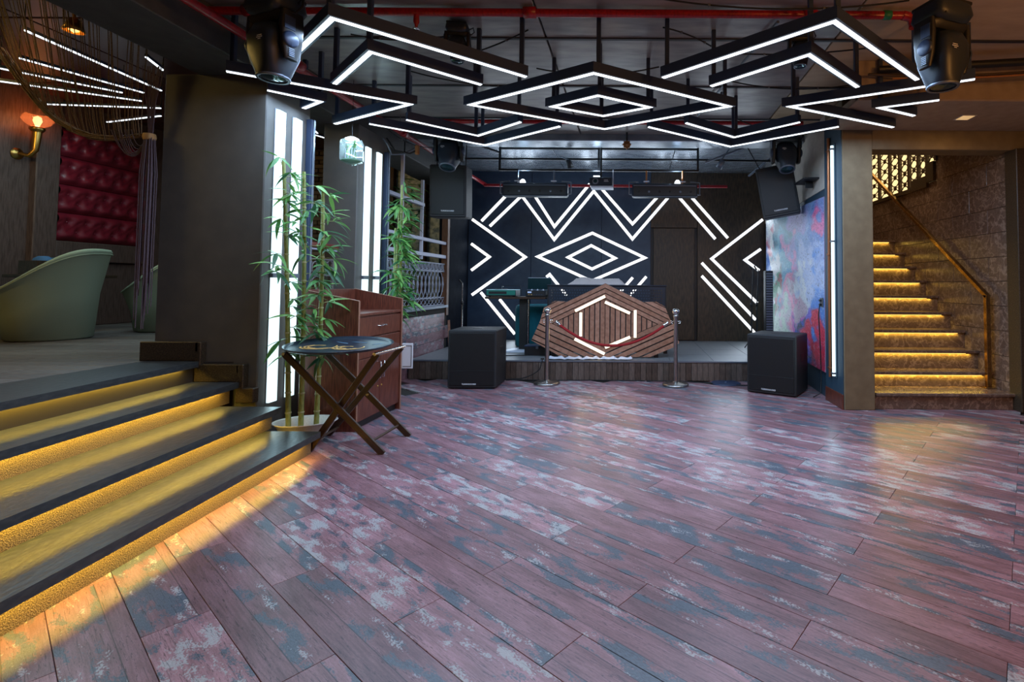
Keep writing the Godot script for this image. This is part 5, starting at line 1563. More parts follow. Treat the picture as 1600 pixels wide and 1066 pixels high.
func build_stage_rig():
	var t := thing("rigging_truss", "black steel rigging frame hanging under the shiny stage ceiling", "truss", Vector3(-0.57, 3.11, -7.8))
	for y in [0.0, 0.17, 0.335]:
		bar_between(t, "cross_bar", Vector3(-1.55, y, 0), Vector3(1.55, y, 0), 0.032, 0.032, M.black)
	for x in [-1.54, 0.0, 1.54]:
		bar_between(t, "upright", Vector3(x, -0.012, 0.0), Vector3(x, 0.388, 0.0), 0.032, 0.032, M.black)
	bar_between(t, "brace", Vector3(-1.54, 0.27, 0.0), Vector3(-1.85, 0.36, 0.1), 0.028, 0.028, M.black)
	bar_between(t, "side_bar", Vector3(1.54, 0.17, 0), Vector3(2.85, 0.17, -0.05), 0.03, 0.03, M.black)
	bar_between(t, "side_bar", Vector3(-1.54, 0.17, 0), Vector3(-2.5, 0.17, 0.0), 0.03, 0.03, M.black)
	for b in [[-1.54, "long black batten light hanging on the left of the stage rig"], [0.45, "long black batten light hanging on the right of the stage rig"]]:
		var x: float = b[0]
		var l := thing("batten_light", b[1], "stage light", Vector3(x, 2.68, -7.76), 0.0, "batten lights on the stage rig")
		slab(l, "body", Vector3(-0.5, 0.0, -0.08), Vector3(0.5, 0.21, 0.07), M.black_gloss, 0.02)
		slab(l, "visor_frame", Vector3(-0.48, 0.165, 0.07), Vector3(0.48, 0.175, 0.085), M.alu, 0.002)
		slab(l, "visor_frame", Vector3(-0.5, 0.0, 0.07), Vector3(0.5, 0.008, 0.085), M.alu, 0.002)
		slab(l, "front_glass", Vector3(-0.475, 0.02, 0.066), Vector3(0.475, 0.16, 0.074), M.black, 0.002)
		for k in 6:
			part(l, "lamp_eye", lathe([Vector2(0.001, 0.006), Vector2(0.014, 0.004), Vector2(0.02, -0.004)], 12), M.alu if k % 3 == 1 else M.black, Vector3(-0.4 + k * 0.16, 0.08, 0.075), Vector3(PI / 2, 0, 0))
		for s in [-1.0, 1.0]:
			part(l, "side_bracket", tube([Vector3(0.5 * s, 0.05, 0), Vector3(0.545 * s, 0.05, 0.0), Vector3(0.545 * s, 0.235, 0.0), Vector3(0.4 * s, 0.245, 0)], 0.011, 6), M.alu)
			rod(l, "hook", Vector3(0.28 * s, 0.21, 0), Vector3(0.28 * s, 0.42, -0.02), 0.014, M.rust if x > 0 else M.alu)
			part(l, "wing_nut", cbox(Vector3(0.09, 0.02, 0.03), 0.006), M.sheet, Vector3(0.28 * s, 0.245, 0.02))
		var sp := part(l, "work_lamp", loft([[0.21, 0.05, 0.03, 3], [0.25, 0.04, 0.03, 3], [0.275, 0.02, 0.02, 2]], 14), M.led, Vector3(-0.2 if x < 0 else 0.2, 0, 0))
		area_light(l, Vector3(x + (-0.2 if x < 0 else 0.2), 2.68 + 0.30, -7.76), Vector3(0, 1, -0.35), Vector3.RIGHT, 0.10, 0.03, Color(0.75, 0.88, 1.0), 0.55)
	var p := thing("projector", "black ceiling projector on a white bracket at the middle of the stage rig", "projector", Vector3(-0.53, 2.81, -7.76))
	slab(p, "body", Vector3(-0.17, 0.03, -0.12), Vector3(0.17, 0.17, 0.1), M.black_gloss, 0.018)
	part(p, "lens_barrel", lathe([Vector2(0.03, 0.02), Vector2(0.045, 0.025), Vector2(0.05, 0.0)], 20), M.alu, Vector3(-0.08, 0.10, 0.10), Vector3(PI / 2, 0, 0))
	part(p, "lens", lathe([Vector2(0.001, 0.018), Vector2(0.033, 0.012)], 16), M.glass_dark, Vector3(-0.08, 0.10, 0.10), Vector3(PI / 2, 0, 0))
	slab(p, "bracket_tray", Vector3(-0.15, 0.0, -0.1), Vector3(0.19, 0.03, 0.11), M.sheet, 0.006)
	rod(p, "bracket_arm", Vector3(0.185, 0.01, 0.05), Vector3(0.185, 0.30, 0.0), 0.008, M.sheet)
	for k in 2: slab(p, "label_line", Vector3(0.05, 0.115 - k * 0.02, 0.1), Vector3(0.11 + k * 0.01, 0.123 - k * 0.02, 0.102), M.badge, 0.0005)
	rod(p, "stem", Vector3(0, 0.17, 0.03), Vector3(0, 0.69, 0.03), 0.014, M.black)
	area_light(p, Vector3(-0.6, 3.03, -7.76), Vector3(0, 1, -0.2), Vector3.RIGHT, 0.08, 0.03, Color(0.8, 0.9, 1.0), 0.4)
	slab(p, "work_lamp", Vector3(-0.12, 0.18, -0.02), Vector3(-0.02, 0.205, 0.02), M.led, 0.004)
	# small spots
	for s in [[Vector3(-1.02, 3.20, -7.74), "small black spotlight clamped to the left half of the rig", 0.3], [Vector3(1.28, 3.15, -7.5), "small grey spotlight on a slanting arm right of the rig", -0.5]]:
		var o := thing("spotlight", s[1], "spotlight", s[0])
		part(o, "can", lathe([Vector2(0.001, 0.06), Vector2(0.04, 0.06), Vector2(0.045, 0.0), Vector2(0.05, -0.07), Vector2(0.04, -0.068), Vector2(0.001, -0.03)], 16), M.alu if s[2] < 0 else M.black, Vector3.ZERO, Vector3(0.3, 0, s[2]))
		rod(o, "arm", Vector3(0, 0.05, 0), Vector3(0.12 * signf(s[2]) * -1.0, 0.22 if s[2] < 0 else 0.1, 0), 0.012, M.alu)
	for s in [[Vector3(1.05, 3.18, -7.55), Vector3(1.75, 3.44, -7.45)], [Vector3(1.85, 3.12, -8.2), Vector3(2.2, 3.40, -7.7)]]:
		var o := thing("lighting_boom", "slanting grey rig arm " + ("holding the small spotlight" if s[0].x < 1.5 else "above the hung speaker on the right"), "bar", s[0])
		rod(o, "tube", Vector3.ZERO, s[1] - s[0], 0.018, M.alu, 8)
		part(o, "end_cap", lathe([Vector2(0.001, 0.01), Vector2(0.022, 0.0), Vector2(0.001, -0.01)], 10), M.black, s[1] - s[0])
	var st := thing("star_ornament", "rusty brown star shaped ornament hanging under the stage beam", "ornament", Vector3(-0.12, 3.25, -6.85))
	var pts := PackedVector2Array()
	for i in 16:
		var a := TAU * i / 16
		var rr := 0.062 if i % 2 == 0 else 0.045
		pts.append(Vector2(cos(a), sin(a)) * rr)
	part(st, "star", prism(pts, -0.02, 0.02), M.rust)
	part(st, "boss", lathe([Vector2(0.001, 0.04), Vector2(0.02, 0.035), Vector2(0.028, 0.02)], 12), M.rust, Vector3.ZERO, Vector3(PI / 2, 0, 0))
	rod(st, "stem", Vector3(0, 0.05, 0), Vector3(0, 0.17, 0), 0.012, M.black)

func speaker(called: String, label: String, at: Vector3, rot: Vector3, w: float, h: float, d: float, sub: bool):
	var t := thing(called, label, "speaker", at)
	t.rotation = rot
	var m: Material = M.speaker_box
	part(t, "cabinet", cbox(Vector3(w, h, d), 0.014), m, Vector3(0, h / 2.0, 0))
	part(t, "grille", cbox(Vector3(w - 0.05, h - 0.07, 0.012), 0.005), M.grille, Vector3(0, h / 2.0, d / 2.0 + 0.004))
	if sub:
		slab(t, "grille_band", Vector3(-w / 2 + 0.02, h * 0.30, d / 2 + 0.006), Vector3(w / 2 - 0.02, h * 0.305, d / 2 + 0.013), M.black, 0.001)
		slab(t, "top_plate", Vector3(-0.06, h - 0.001, -0.06), Vector3(0.06, h + 0.004, 0.06), M.black, 0.003)
		for x in [-1.0, 1.0]:
			part(t, "side_handle", cbox(Vector3(0.006, 0.09, 0.16), 0.01), M.black, Vector3(w / 2 * x, h * 0.62, 0))
			part(t, "foot", cbox(Vector3(0.05, 0.012, 0.05), 0.004), M.rubber, Vector3((w / 2 - 0.05) * x, -0.004, d / 2 - 0.06))
			part(t, "foot", cbox(Vector3(0.05, 0.012, 0.05), 0.004), M.rubber, Vector3((w / 2 - 0.05) * x, -0.004, -d / 2 + 0.06))
	text(t, "logo", "TURBOSOUND", 0.020, Vector3(-0.03 if sub else 0.0, h * (0.075 if sub else 0.12), d / 2.0 + 0.0135), Vector3.ZERO, M.badge)
	return t

func build_speakers():
	speaker("subwoofer", "large black subwoofer box on the floor left of the stage", Vector3(-2.07, 0.01, -6.75), Vector3(0, 0.03, 0), 0.61, 0.735, 0.58, true)
	speaker("subwoofer", "large black subwoofer box on the floor right of the stage below the mural", Vector3(1.82, 0.01, -6.46), Vector3(0, -0.56 + 0.97 - 0.97, 0), 0.61, 0.72, 0.56, true)
	var l = speaker("hung_speaker", "black loudspeaker hung left of the stage behind a moving head light", Vector3(-2.63, 2.27, -7.2), Vector3(0.05, 0.08, 0), 0.50, 0.73, 0.36, false)
	for x in [-0.2, 0.2]: rod(l, "chain", Vector3(x, 0.72, 0), Vector3(x, 1.05, -0.04), 0.008, M.rubber, 6)
	var r = speaker("hung_speaker", "black loudspeaker hung tilted over the mural right of the stage", Vector3(2.06, 2.30, -7.05), Vector3(0.06, -0.30, 0.16), 0.50, 0.70, 0.34, false)
	for x in [-0.18, 0.18]: rod(r, "chain", Vector3(x, 0.69, 0), Vector3(x - 0.12, 1.05, 0), 0.008, M.rubber, 6)
	# slim column speaker against the mural
	var c := thing("column_speaker", "tall slim grey column loudspeaker standing against the mural", "speaker", Vector3(2.14, STAGE_H, -8.1))
	slab(c, "cabinet", Vector3(-0.06, 0, -0.08), Vector3(0.06, 1.3, 0.06), M.black, 0.01)
	for k in 30: slab(c, "grille_rib", Vector3(-0.052, 0.08 + k * 0.04, 0.06), Vector3(0.052, 0.105 + k * 0.04, 0.068), M.alu, 0.003)
	slab(c, "foot", Vector3(-0.1, 0, -0.12), Vector3(0.08, 0.02, 0.1), M.black, 0.004)

func build_booth():
	# slatted front: drawn in units of 1/100 of a metre about the middle of its base
	var t := thing("dj_booth", "wooden slatted booth front shaped like an eye with a glowing hexagon", "booth", Vector3(-0.43, STAGE_H, -7.38))
	var U := 0.00147
	var P := func(x: float, y: float) -> Vector2: return Vector2((x - 805.0) * U, (892.0 - y) * U)
	var outline := PackedVector2Array()
	for q in [[805, 155], [1180, 338], [1310, 335], [1400, 385], [1445, 500], [1485, 560], [1540, 740], [1480, 785], [1250, 880], [370, 880], [80, 722], [165, 530], [200, 400], [310, 332], [425, 340]]:
		outline.append(P.call(q[0], q[1]))
	var low := PackedVector2Array([P.call(-50, 100), P.call(1650, 100), P.call(1650, 838), P.call(-50, 838)])
	for q in Geometry2D.intersect_polygons(outline, low): part(t, "backing_panel", prism(q, -0.06, -0.006), M.black)
	var apex := 155.0
	var k1 := 0.485
	var eye_y := 548.0
	var k2 := 0.45
	var n := 0
	for side in [-1.0, 1.0]:
		var half := PackedVector2Array([P.call(805, 60), P.call(805 + side * 900, 60), P.call(805 + side * 900, 900), P.call(805, 900)])
		# roof slats: parallel to the upper edge
		var X := func(d: float) -> float: return 805.0 + side * d
		for i in range(-2, 3):
			var o0 := i * 50.0 + 3.0
			var o1 := i * 50.0 + 44.0
			var strip := PackedVector2Array([P.call(X.call(0), apex + o0), P.call(X.call(760), apex + o0 + 760 * k1), P.call(X.call(760), apex + o1 + 760 * k1), P.call(X.call(0), apex + o1)])
			# not below the line of the lower slats
			var above := PackedVector2Array([P.call(X.call(0), 100), P.call(X.call(900), 100), P.call(X.call(900), eye_y - 355 * k2 + 4), P.call(X.call(0), eye_y + 545 * k2)])
			n = slat(t, [strip, outline, above], n, 0.014 if i >= 0 else 0.004)
		# upright slats inside the eye
		for i in 11:
			var d0 := i * 52.0 + 3.0
			var strip := PackedVector2Array([P.call(X.call(d0), apex + 153 + d0 * k1), P.call(X.call(d0 + 41), apex + 153 + (d0 + 41) * k1), P.call(X.call(d0 + 41), eye_y + (545 - d0 - 44) * k2 - 3), P.call(X.call(d0), eye_y + (545 - d0) * k2 - 3)])
			if apex + 153 + d0 * k1 + 12 > eye_y + (545 - d0) * k2: continue
			n = slat(t, [strip, outline], n, 0.004)
		# lower slats: slope down towards the middle, saw-tooth ends
		for i in 5:
			var o0 := i * 62.0 + 2.0
			var o1 := i * 62.0 + 50.0
			var y := func(d: float, o: float) -> float: return eye_y + (545.0 - d) * k2 + o
			var strip := PackedVector2Array([P.call(X.call(0), y.call(0, o0)), P.call(X.call(740), y.call(740, o0)), P.call(X.call(740), y.call(740, o1)), P.call(X.call(0), y.call(0, o1))])
			n = slat(t, [strip, outline, half], n, 0.010 + 0.002 * (i % 2))
	# glowing hexagon of six bars
	var bars := [[[510, 430], [805, 283]], [[805, 340], [1052, 450]], [[1104, 418], [1104, 690]], [[1055, 683], [808, 788]], [[805, 850], [508, 705]], [[567, 680], [567, 445]]]
	for b in bars:
		var a: Vector2 = P.call(b[0][0], b[0][1])
		var c: Vector2 = P.call(b[1][0], b[1][1])
		bar_between(t, "light_channel", Vector3(a.x, a.y, 0.016), Vector3(c.x, c.y, 0.016), 0.052, 0.02, M.slat1, Vector3(-(c - a).y, (c - a).x, 0))
		bar_between(t, "light_bar", Vector3(a.x, a.y, 0.026), Vector3(c.x, c.y, 0.026), 0.042, 0.014, M.led_cream, Vector3(-(c - a).y, (c - a).x, 0))
		var m := (a + c) / 2.0
		area_light(t, Vector3(-0.43 + m.x, STAGE_H + m.y, -7.38 + 0.036), Vector3.BACK, Vector3((c - a).x, (c - a).y, 0), (c - a).length(), 0.04, Color(1.0, 0.82, 0.55), 0.035)
	for s in [-0.75, 0.75]:
		slab(t, "foot", Vector3(s - 0.03, 0, -0.25), Vector3(s + 0.03, 0.12, -0.06), M.black, 0.004)
	# crumpled plastic sheet under its front edge
	var c := thing("plastic_sheet", "crumpled pale plastic sheet on the stage edge under the booth", "sheet", Vector3(-0.62, STAGE_H, -7.22))
	var st := st_new()
	var g := []
	var r := RandomNumberGenerator.new()
	r.seed = 3
	for i in 25:
		var row := []
		for j in 6: row.append(Vector3(-0.62 + i * 0.05 + r.randf_range(-0.01, 0.01), 0.004 + absf(sin(i * 1.25)) * 0.05 * (1.0 - absf(j - 2.5) / 3.2) + r.randf_range(0, 0.008), 0.06 - j * 0.03))
		g.append(row)
	for i in 24:
		for j in 5:
			poly(st, [g[i][j], g[i + 1][j], g[i + 1][j + 1]], Vector3(0, -1, 0))
			poly(st, [g[i][j], g[i + 1][j + 1], g[i][j + 1]], Vector3(0, -1, 0))
	part(c, "sheet", done(st), M.sheet)
	# perforated steel counter behind the booth
	var d := thing("perforated_counter", "black perforated steel counter behind the wooden booth", "counter", Vector3(-0.47, STAGE_H, -7.9))
	perforated(d, -0.88, 0.95, 0.10, 1.04, 0.0)
	for x in [-0.88, 0.95]:
		slab(d, "side_panel", Vector3(x - 0.012, 0, -0.5), Vector3(x + 0.012, 1.05, 0.0), M.black, 0.003)
		slab(d, "leg", Vector3(x - 0.03, 0, -0.03), Vector3(x + 0.03, 0.12, 0.03), M.black, 0.003)
	slab(d, "counter_top", Vector3(-0.90, 1.04, -0.55), Vector3(0.97, 1.06, 0.02), M.black_gloss, 0.004)
	# white cloth over equipment
	var w := thing("white_cloth", "white dust cloth draped over equipment on the counter", "cloth", Vector3(-0.60, STAGE_H + 1.06, -8.12))
	st = st_new()
	g = []
	for i in 25:
		var row := []
		for j in 9:
			var x := -0.46 + i * 0.0385
			var ed := minf(minf(i, 24 - i) / 3.0, minf(j, 8 - j) / 2.0)
			var y := 0.085 * smoothstep(0.0, 1.0, ed) + 0.018 * sin(i * 0.9 + j) * smoothstep(0.0, 1.0, ed) + (0.02 if i < 9 and i > 4 else 0.0) * smoothstep(0.0, 1.0, ed)
			row.append(Vector3(x, maxf(y, 0.002), 0.17 - j * 0.045))
		g.append(row)
	for i in 24:
		for j in 8:
			for v in [g[i][j], g[i + 1][j + 1], g[i + 1][j], g[i][j], g[i][j + 1], g[i + 1][j + 1]]:
				st.set_smooth_group(0)
				st.add_vertex(v)
	part(w, "drape", done(st), M.cloth_white)

func slat(t: Node, shapes: Array, n: int, front: float) -> int:
	var have: Array = [shapes[0]]
	for k in range(1, shapes.size()):
		var next := []
		for p in have: next.append_array(Geometry2D.intersect_polygons(p, shapes[k]))
		have = next
	for p in have:
		if p.size() < 3: continue
		part(t, "slat", prism(p, -0.006, front), M["slat%d" % (n % 3)])
		n += 1
	return n

func perforated(d: Node, x0: float, x1: float, y0: float, y1: float, z: float):
	# a steel sheet with square holes, and a folded rim
	var st := st_new()
	var nx := 46
	var ny := 22
	var dx := (x1 - x0) / nx
	var dy := (y1 - y0) / ny
	var h := 0.44
	var inside := Vector3((x0 + x1) / 2, (y0 + y1) / 2, z - 1.0)
	for i in nx:
		for j in ny:
			var a := Vector3(x0 + i * dx, y0 + j * dy, z)
			var sh := 0.5 if j % 2 else 0.0
			var hole := i > 0 and i < nx - 1 and j > 0 and j < ny - 1
			if not hole:
				poly(st, [a, a + Vector3(dx, 0, 0), a + Vector3(dx, dy, 0), a + Vector3(0, dy, 0)], inside)
				continue
			var c := a + Vector3(dx * (0.5 + (sh - 0.25) * 0.5), dy / 2, 0)
			var o := [a, a + Vector3(dx, 0, 0), a + Vector3(dx, dy, 0), a + Vector3(0, dy, 0)]
			var q := [c + Vector3(-dx * h * 0.6, -dy * h * 0.6, 0), c + Vector3(dx * h * 0.6, -dy * h * 0.6, 0), c + Vector3(dx * h * 0.6, dy * h * 0.6, 0), c + Vector3(-dx * h * 0.6, dy * h * 0.6, 0)]
			for k in 4:
				var k2 := (k + 1) % 4
				poly(st, [o[k], o[k2], q[k2], q[k]], inside)
	part(d, "perforated_sheet", done(st), M.black_gloss)

func build_dj_table():
	var t := thing("mixing_table", "narrow mixing table on a black pedestal left of the booth", "table", Vector3(-1.86, STAGE_H, -8.1))
	slab(t, "table_top", Vector3(-0.48, 0.83, -0.22), Vector3(0.47, 0.865, 0.2), M.walnut_leg, 0.004)
	slab(t, "pedestal", Vector3(0.03, 0.02, -0.05), Vector3(0.15, 0.83, 0.05), M.black, 0.004)
	rod(t, "chrome_post", Vector3(0.175, 0.02, 0.04), Vector3(0.175, 0.83, 0.04), 0.017, M.chrome, 12)
	var bp := PackedVector2Array([Vector2(-0.22, 0.0), Vector2(0.26, 0.0), Vector2(0.26, 0.03), Vector2(0.0, 0.035), Vector2(-0.2, 0.012)])
	part(t, "base_plate", prism(bp, -0.16, 0.18), M.sheet)
	var deck := thing("turntable_deck", "green lit media deck on the left of the mixing table", "deck", Vector3(-2.08, STAGE_H + 0.865, -8.08))
	slab(deck, "body", Vector3(-0.24, 0.008, -0.15), Vector3(0.22, 0.105, 0.17), M.gear_dark, 0.008)
	slab(deck, "lit_front", Vector3(-0.235, 0.025, 0.168), Vector3(0.215, 0.10, 0.176), M.gear_green, 0.003)
	slab(deck, "dark_band", Vector3(-0.2, 0.042, 0.174), Vector3(0.08, 0.082, 0.179), M.black, 0.001)
	slab(deck, "lit_edge", Vector3(-0.24, 0.105, -0.15), Vector3(0.22, 0.112, 0.17), glow(Color(0.35, 0.75, 0.85), 0.35), 0.003)
	part(deck, "platter", lathe([Vector2(0.001, 0.124), Vector2(0.09, 0.124), Vector2(0.1, 0.118), Vector2(0.1, 0.112)], 24), M.gear_dark, Vector3(-0.05, 0, 0))
	part(deck, "tone_arm", tube([Vector3(-0.03, 0.12, 0.05), Vector3(-0.02, 0.165, 0.05), Vector3(0.0, 0.155, 0.06)], 0.006, 6), M.chrome)
	for x in [-0.2, 0.18]: part(deck, "foot", lathe([Vector2(0.001, 0.0), Vector2(0.02, 0.0), Vector2(0.02, 0.01)], 10), M.rubber, Vector3(x, 0, 0.12))
	var stand := thing("wire_stand", "thin wire laptop stand behind the media deck", "stand", Vector3(-2.0, STAGE_H + 0.865, -8.27))
	part(stand, "wire_frame", tube([Vector3(-0.15, 0, 0), Vector3(-0.13, 0.17, 0), Vector3(0.13, 0.17, 0), Vector3(0.16, 0, 0)], 0.005, 6), M.black)
	part(stand, "cross_wire", tube([Vector3(-0.14, 0.08, 0), Vector3(0.145, 0.08, 0)], 0.004, 6), M.black)
	var mix := thing("audio_mixer", "black audio mixer with small lights beside the perforated counter", "mixer", Vector3(-1.56, STAGE_H + 0.865, -8.05))
	slab(mix, "body", Vector3(-0.14, 0.0, -0.16), Vector3(0.17, 0.10, 0.15), M.gear_dark, 0.008)
	slab(mix, "face_panel", Vector3(-0.13, 0.012, 0.15), Vector3(0.16, 0.088, 0.156), M.black, 0.002)
	slab(mix, "display", Vector3(-0.11, 0.06, 0.155), Vector3(-0.05, 0.085, 0.16), glow(Color(0.15, 0.4, 0.75), 0.5), 0.001)
	for k in 6:
		part(mix, "knob", lathe([Vector2(0.001, 0.022), Vector2(0.010, 0.02), Vector2(0.012, 0.0)], 10), M.sheet if k % 2 else M.housing, Vector3(-0.10 + k * 0.045, 0.1, 0.1))
		slab(mix, "key_light", Vector3(-0.1 + k * 0.04, 0.03, 0.155), Vector3(-0.08 + k * 0.04, 0.04, 0.159), M.gold_print if k < 2 else M.housing, 0.001)
	var lap := thing("laptop", "open laptop with dark teal lid above the audio mixer", "laptop", Vector3(-1.55, STAGE_H + 0.965, -8.22))
	slab(lap, "keyboard_deck", Vector3(-0.19, 0, -0.02), Vector3(0.19, 0.014, 0.06), M.alu, 0.003)
	var lid := part(lap, "lid", cbox(Vector3(0.38, 0.2, 0.01), 0.004), M.glass_dark, Vector3(0, 0.105, -0.02), Vector3(-0.12, 0, 0))
	slab(lid, "lid_edge", Vector3(-0.19, 0.094, -0.006), Vector3(0.19, 0.1, 0.006), M.sheet, 0.001)
	var teal := thing("teal_armchair", "teal upholstered barrel armchair behind the mixing table", "chair", Vector3(-1.68, STAGE_H, -8.85))
	var seg := 36
	var st := st_new()
	var prof := [Vector2(0.36, 0.0), Vector2(0.385, 0.02), Vector2(0.395, 0.62), Vector2(0.38, 0.68), Vector2(0.345, 0.705), Vector2(0.30, 0.69), Vector2(0.28, 0.64), Vector2(0.27, 0.42), Vector2(0.001, 0.42)]
	add_lathe(st, prof, seg, Transform3D())
	part(teal, "shell", done(st), M.fabric_teal)
	part(teal, "seat_cushion", lathe([Vector2(0.001, 0.47), Vector2(0.22, 0.465), Vector2(0.265, 0.44), Vector2(0.268, 0.42)], 28), M.fabric_teal)
	var bx := thing("equipment_case", "black equipment case at the left foot of the booth", "case", Vector3(-1.45, STAGE_H, -7.66))
	slab(bx, "case_body", Vector3(-0.19, 0, -0.15), Vector3(0.2, 0.13, 0.08), M.black, 0.008)
	slab(bx, "lid", Vector3(-0.195, 0.13, -0.155), Vector3(0.205, 0.15, 0.085), M.housing, 0.006)
	slab(bx, "latch", Vector3(-0.02, 0.10, 0.08), Vector3(0.02, 0.14, 0.088), M.alu, 0.002)
	# loose cables on the stage
	var cab := [
		["tangled black cable on the stage left of the pedestal foot", [Vector3(0, 0, 0), Vector3(0.15, 0, 0.12), Vector3(0.3, 0, 0.02), Vector3(0.42, 0, -0.05), Vector3(0.5, 0, 0.1), Vector3(0.36, 0, 0.2), Vector3(0.2, 0, 0.16)], Vector3(-2.45, STAGE_H + 0.008, -8.1)],
		["black cable with plug lying near the stage edge left of the booth", [Vector3(0, 0, 0), Vector3(0.12, 0, -0.08), Vector3(0.22, 0, 0.0), Vector3(0.14, 0, 0.14), Vector3(0.3, 0, 0.18), Vector3(0.6, 0, 0.14)], Vector3(-2.2, STAGE_H + 0.008, -7.7)],
		["black cable hanging over the stage front left of the stanchion", [Vector3(0, 0, 0), Vector3(0.02, -0.02, 0.16), Vector3(-0.03, -0.14, 0.19), Vector3(-0.25, -0.24, 0.2), Vector3(-0.6, -0.265, 0.19)], Vector3(-1.3, STAGE_H + 0.008, -7.2)],
		["black cable along the foot of the stage to the right subwoofer", [Vector3(0, 0, 0), Vector3(0.4, 0, 0.0), Vector3(0.75, 0, 0.1), Vector3(1.05, 0, 0.22), Vector3(1.3, 0, 0.26), Vector3(1.5, 0, 0.22)], Vector3(0.2, 0.008, -7.04)],
		["long black cable along the foot of the stage behind the left stanchion", [Vector3(0, 0, 0), Vector3(0.6, 0, 0.02), Vector3(1.2, 0, -0.01), Vector3(1.9, 0, 0.01)], Vector3(-1.75, 0.008, -7.06)]]
	for c in cab:
		var o := thing("floor_cable", c[0], "cable", c[2])
		var cv := Curve3D.new()
		var q: Array = c[1]
		for i in q.size():
			var tan: Vector3 = (q[mini(i + 1, q.size() - 1)] - q[maxi(i - 1, 0)]) / 6.0
			cv.add_point(q[i], -tan, tan)
		var pts := []
		for p in cv.tessellate(3, 6): pts.append(p)
		part(o, "cord", tube(pts, 0.007, 6), M.rubber)
		part(o, "plug", cbox(Vector3(0.05, 0.02, 0.025), 0.005), M.rubber, q[0])

func build_stanchions():
	for s in [[Vector3(-1.17, 0, -6.82), "polished steel rope stanchion at the left of the booth"], [Vector3(0.55, 0, -6.77), "polished steel rope stanchion at the right of the booth"]]:
		var t := thing("stanchion", s[1], "stanchion", s[0], 0.0, "steel stanchions")
		part(t, "base", lathe([Vector2(0.001, 0.0), Vector2(0.172, 0.0), Vector2(0.176, 0.012), Vector2(0.172, 0.026), Vector2(0.15, 0.034), Vector2(0.05, 0.045), Vector2(0.03, 0.06)], 40), M.steel)
		part(t, "post", lathe([Vector2(0.03, 0.04), Vector2(0.027, 0.07), Vector2(0.027, 0.90), Vector2(0.034, 0.91), Vector2(0.034, 0.93), Vector2(0.02, 0.94)], 24), M.steel)
		part(t, "finial", lathe([Vector2(0.012, 0.93), Vector2(0.036, 0.95), Vector2(0.047, 0.975), Vector2(0.047, 0.99), Vector2(0.036, 1.012), Vector2(0.001, 1.022)], 24), M.chrome)
		for x in [-1.0, 1.0]:
			part(t, "rope_ring", tube([Vector3(0.03 * x, 0.85, 0), Vector3(0.06 * x, 0.855, 0.0), Vector3(0.065 * x, 0.83, 0), Vector3(0.04 * x, 0.82, 0)], 0.007, 8), M.chrome)
	var r := thing("velvet_rope", "red velvet rope hanging slack between the two stanchions", "rope", Vector3(-1.10, 0.82, -6.81))
	var pts := hang(Vector3(0.06, 0, 0), Vector3(1.53, 0.0, 0.04), 0.30, 24)
	part(r, "rope", tube(pts, 0.018, 12), M.rope_red)
	for k in [0, 24]:
		var d: Vector3 = (pts[1] - pts[0]).normalized() if k == 0 else (pts[23] - pts[24]).normalized()
		rod(r, "end_cap", pts[k] - d * 0.03, pts[k] + d * 0.05, 0.021, M.chrome, 12)

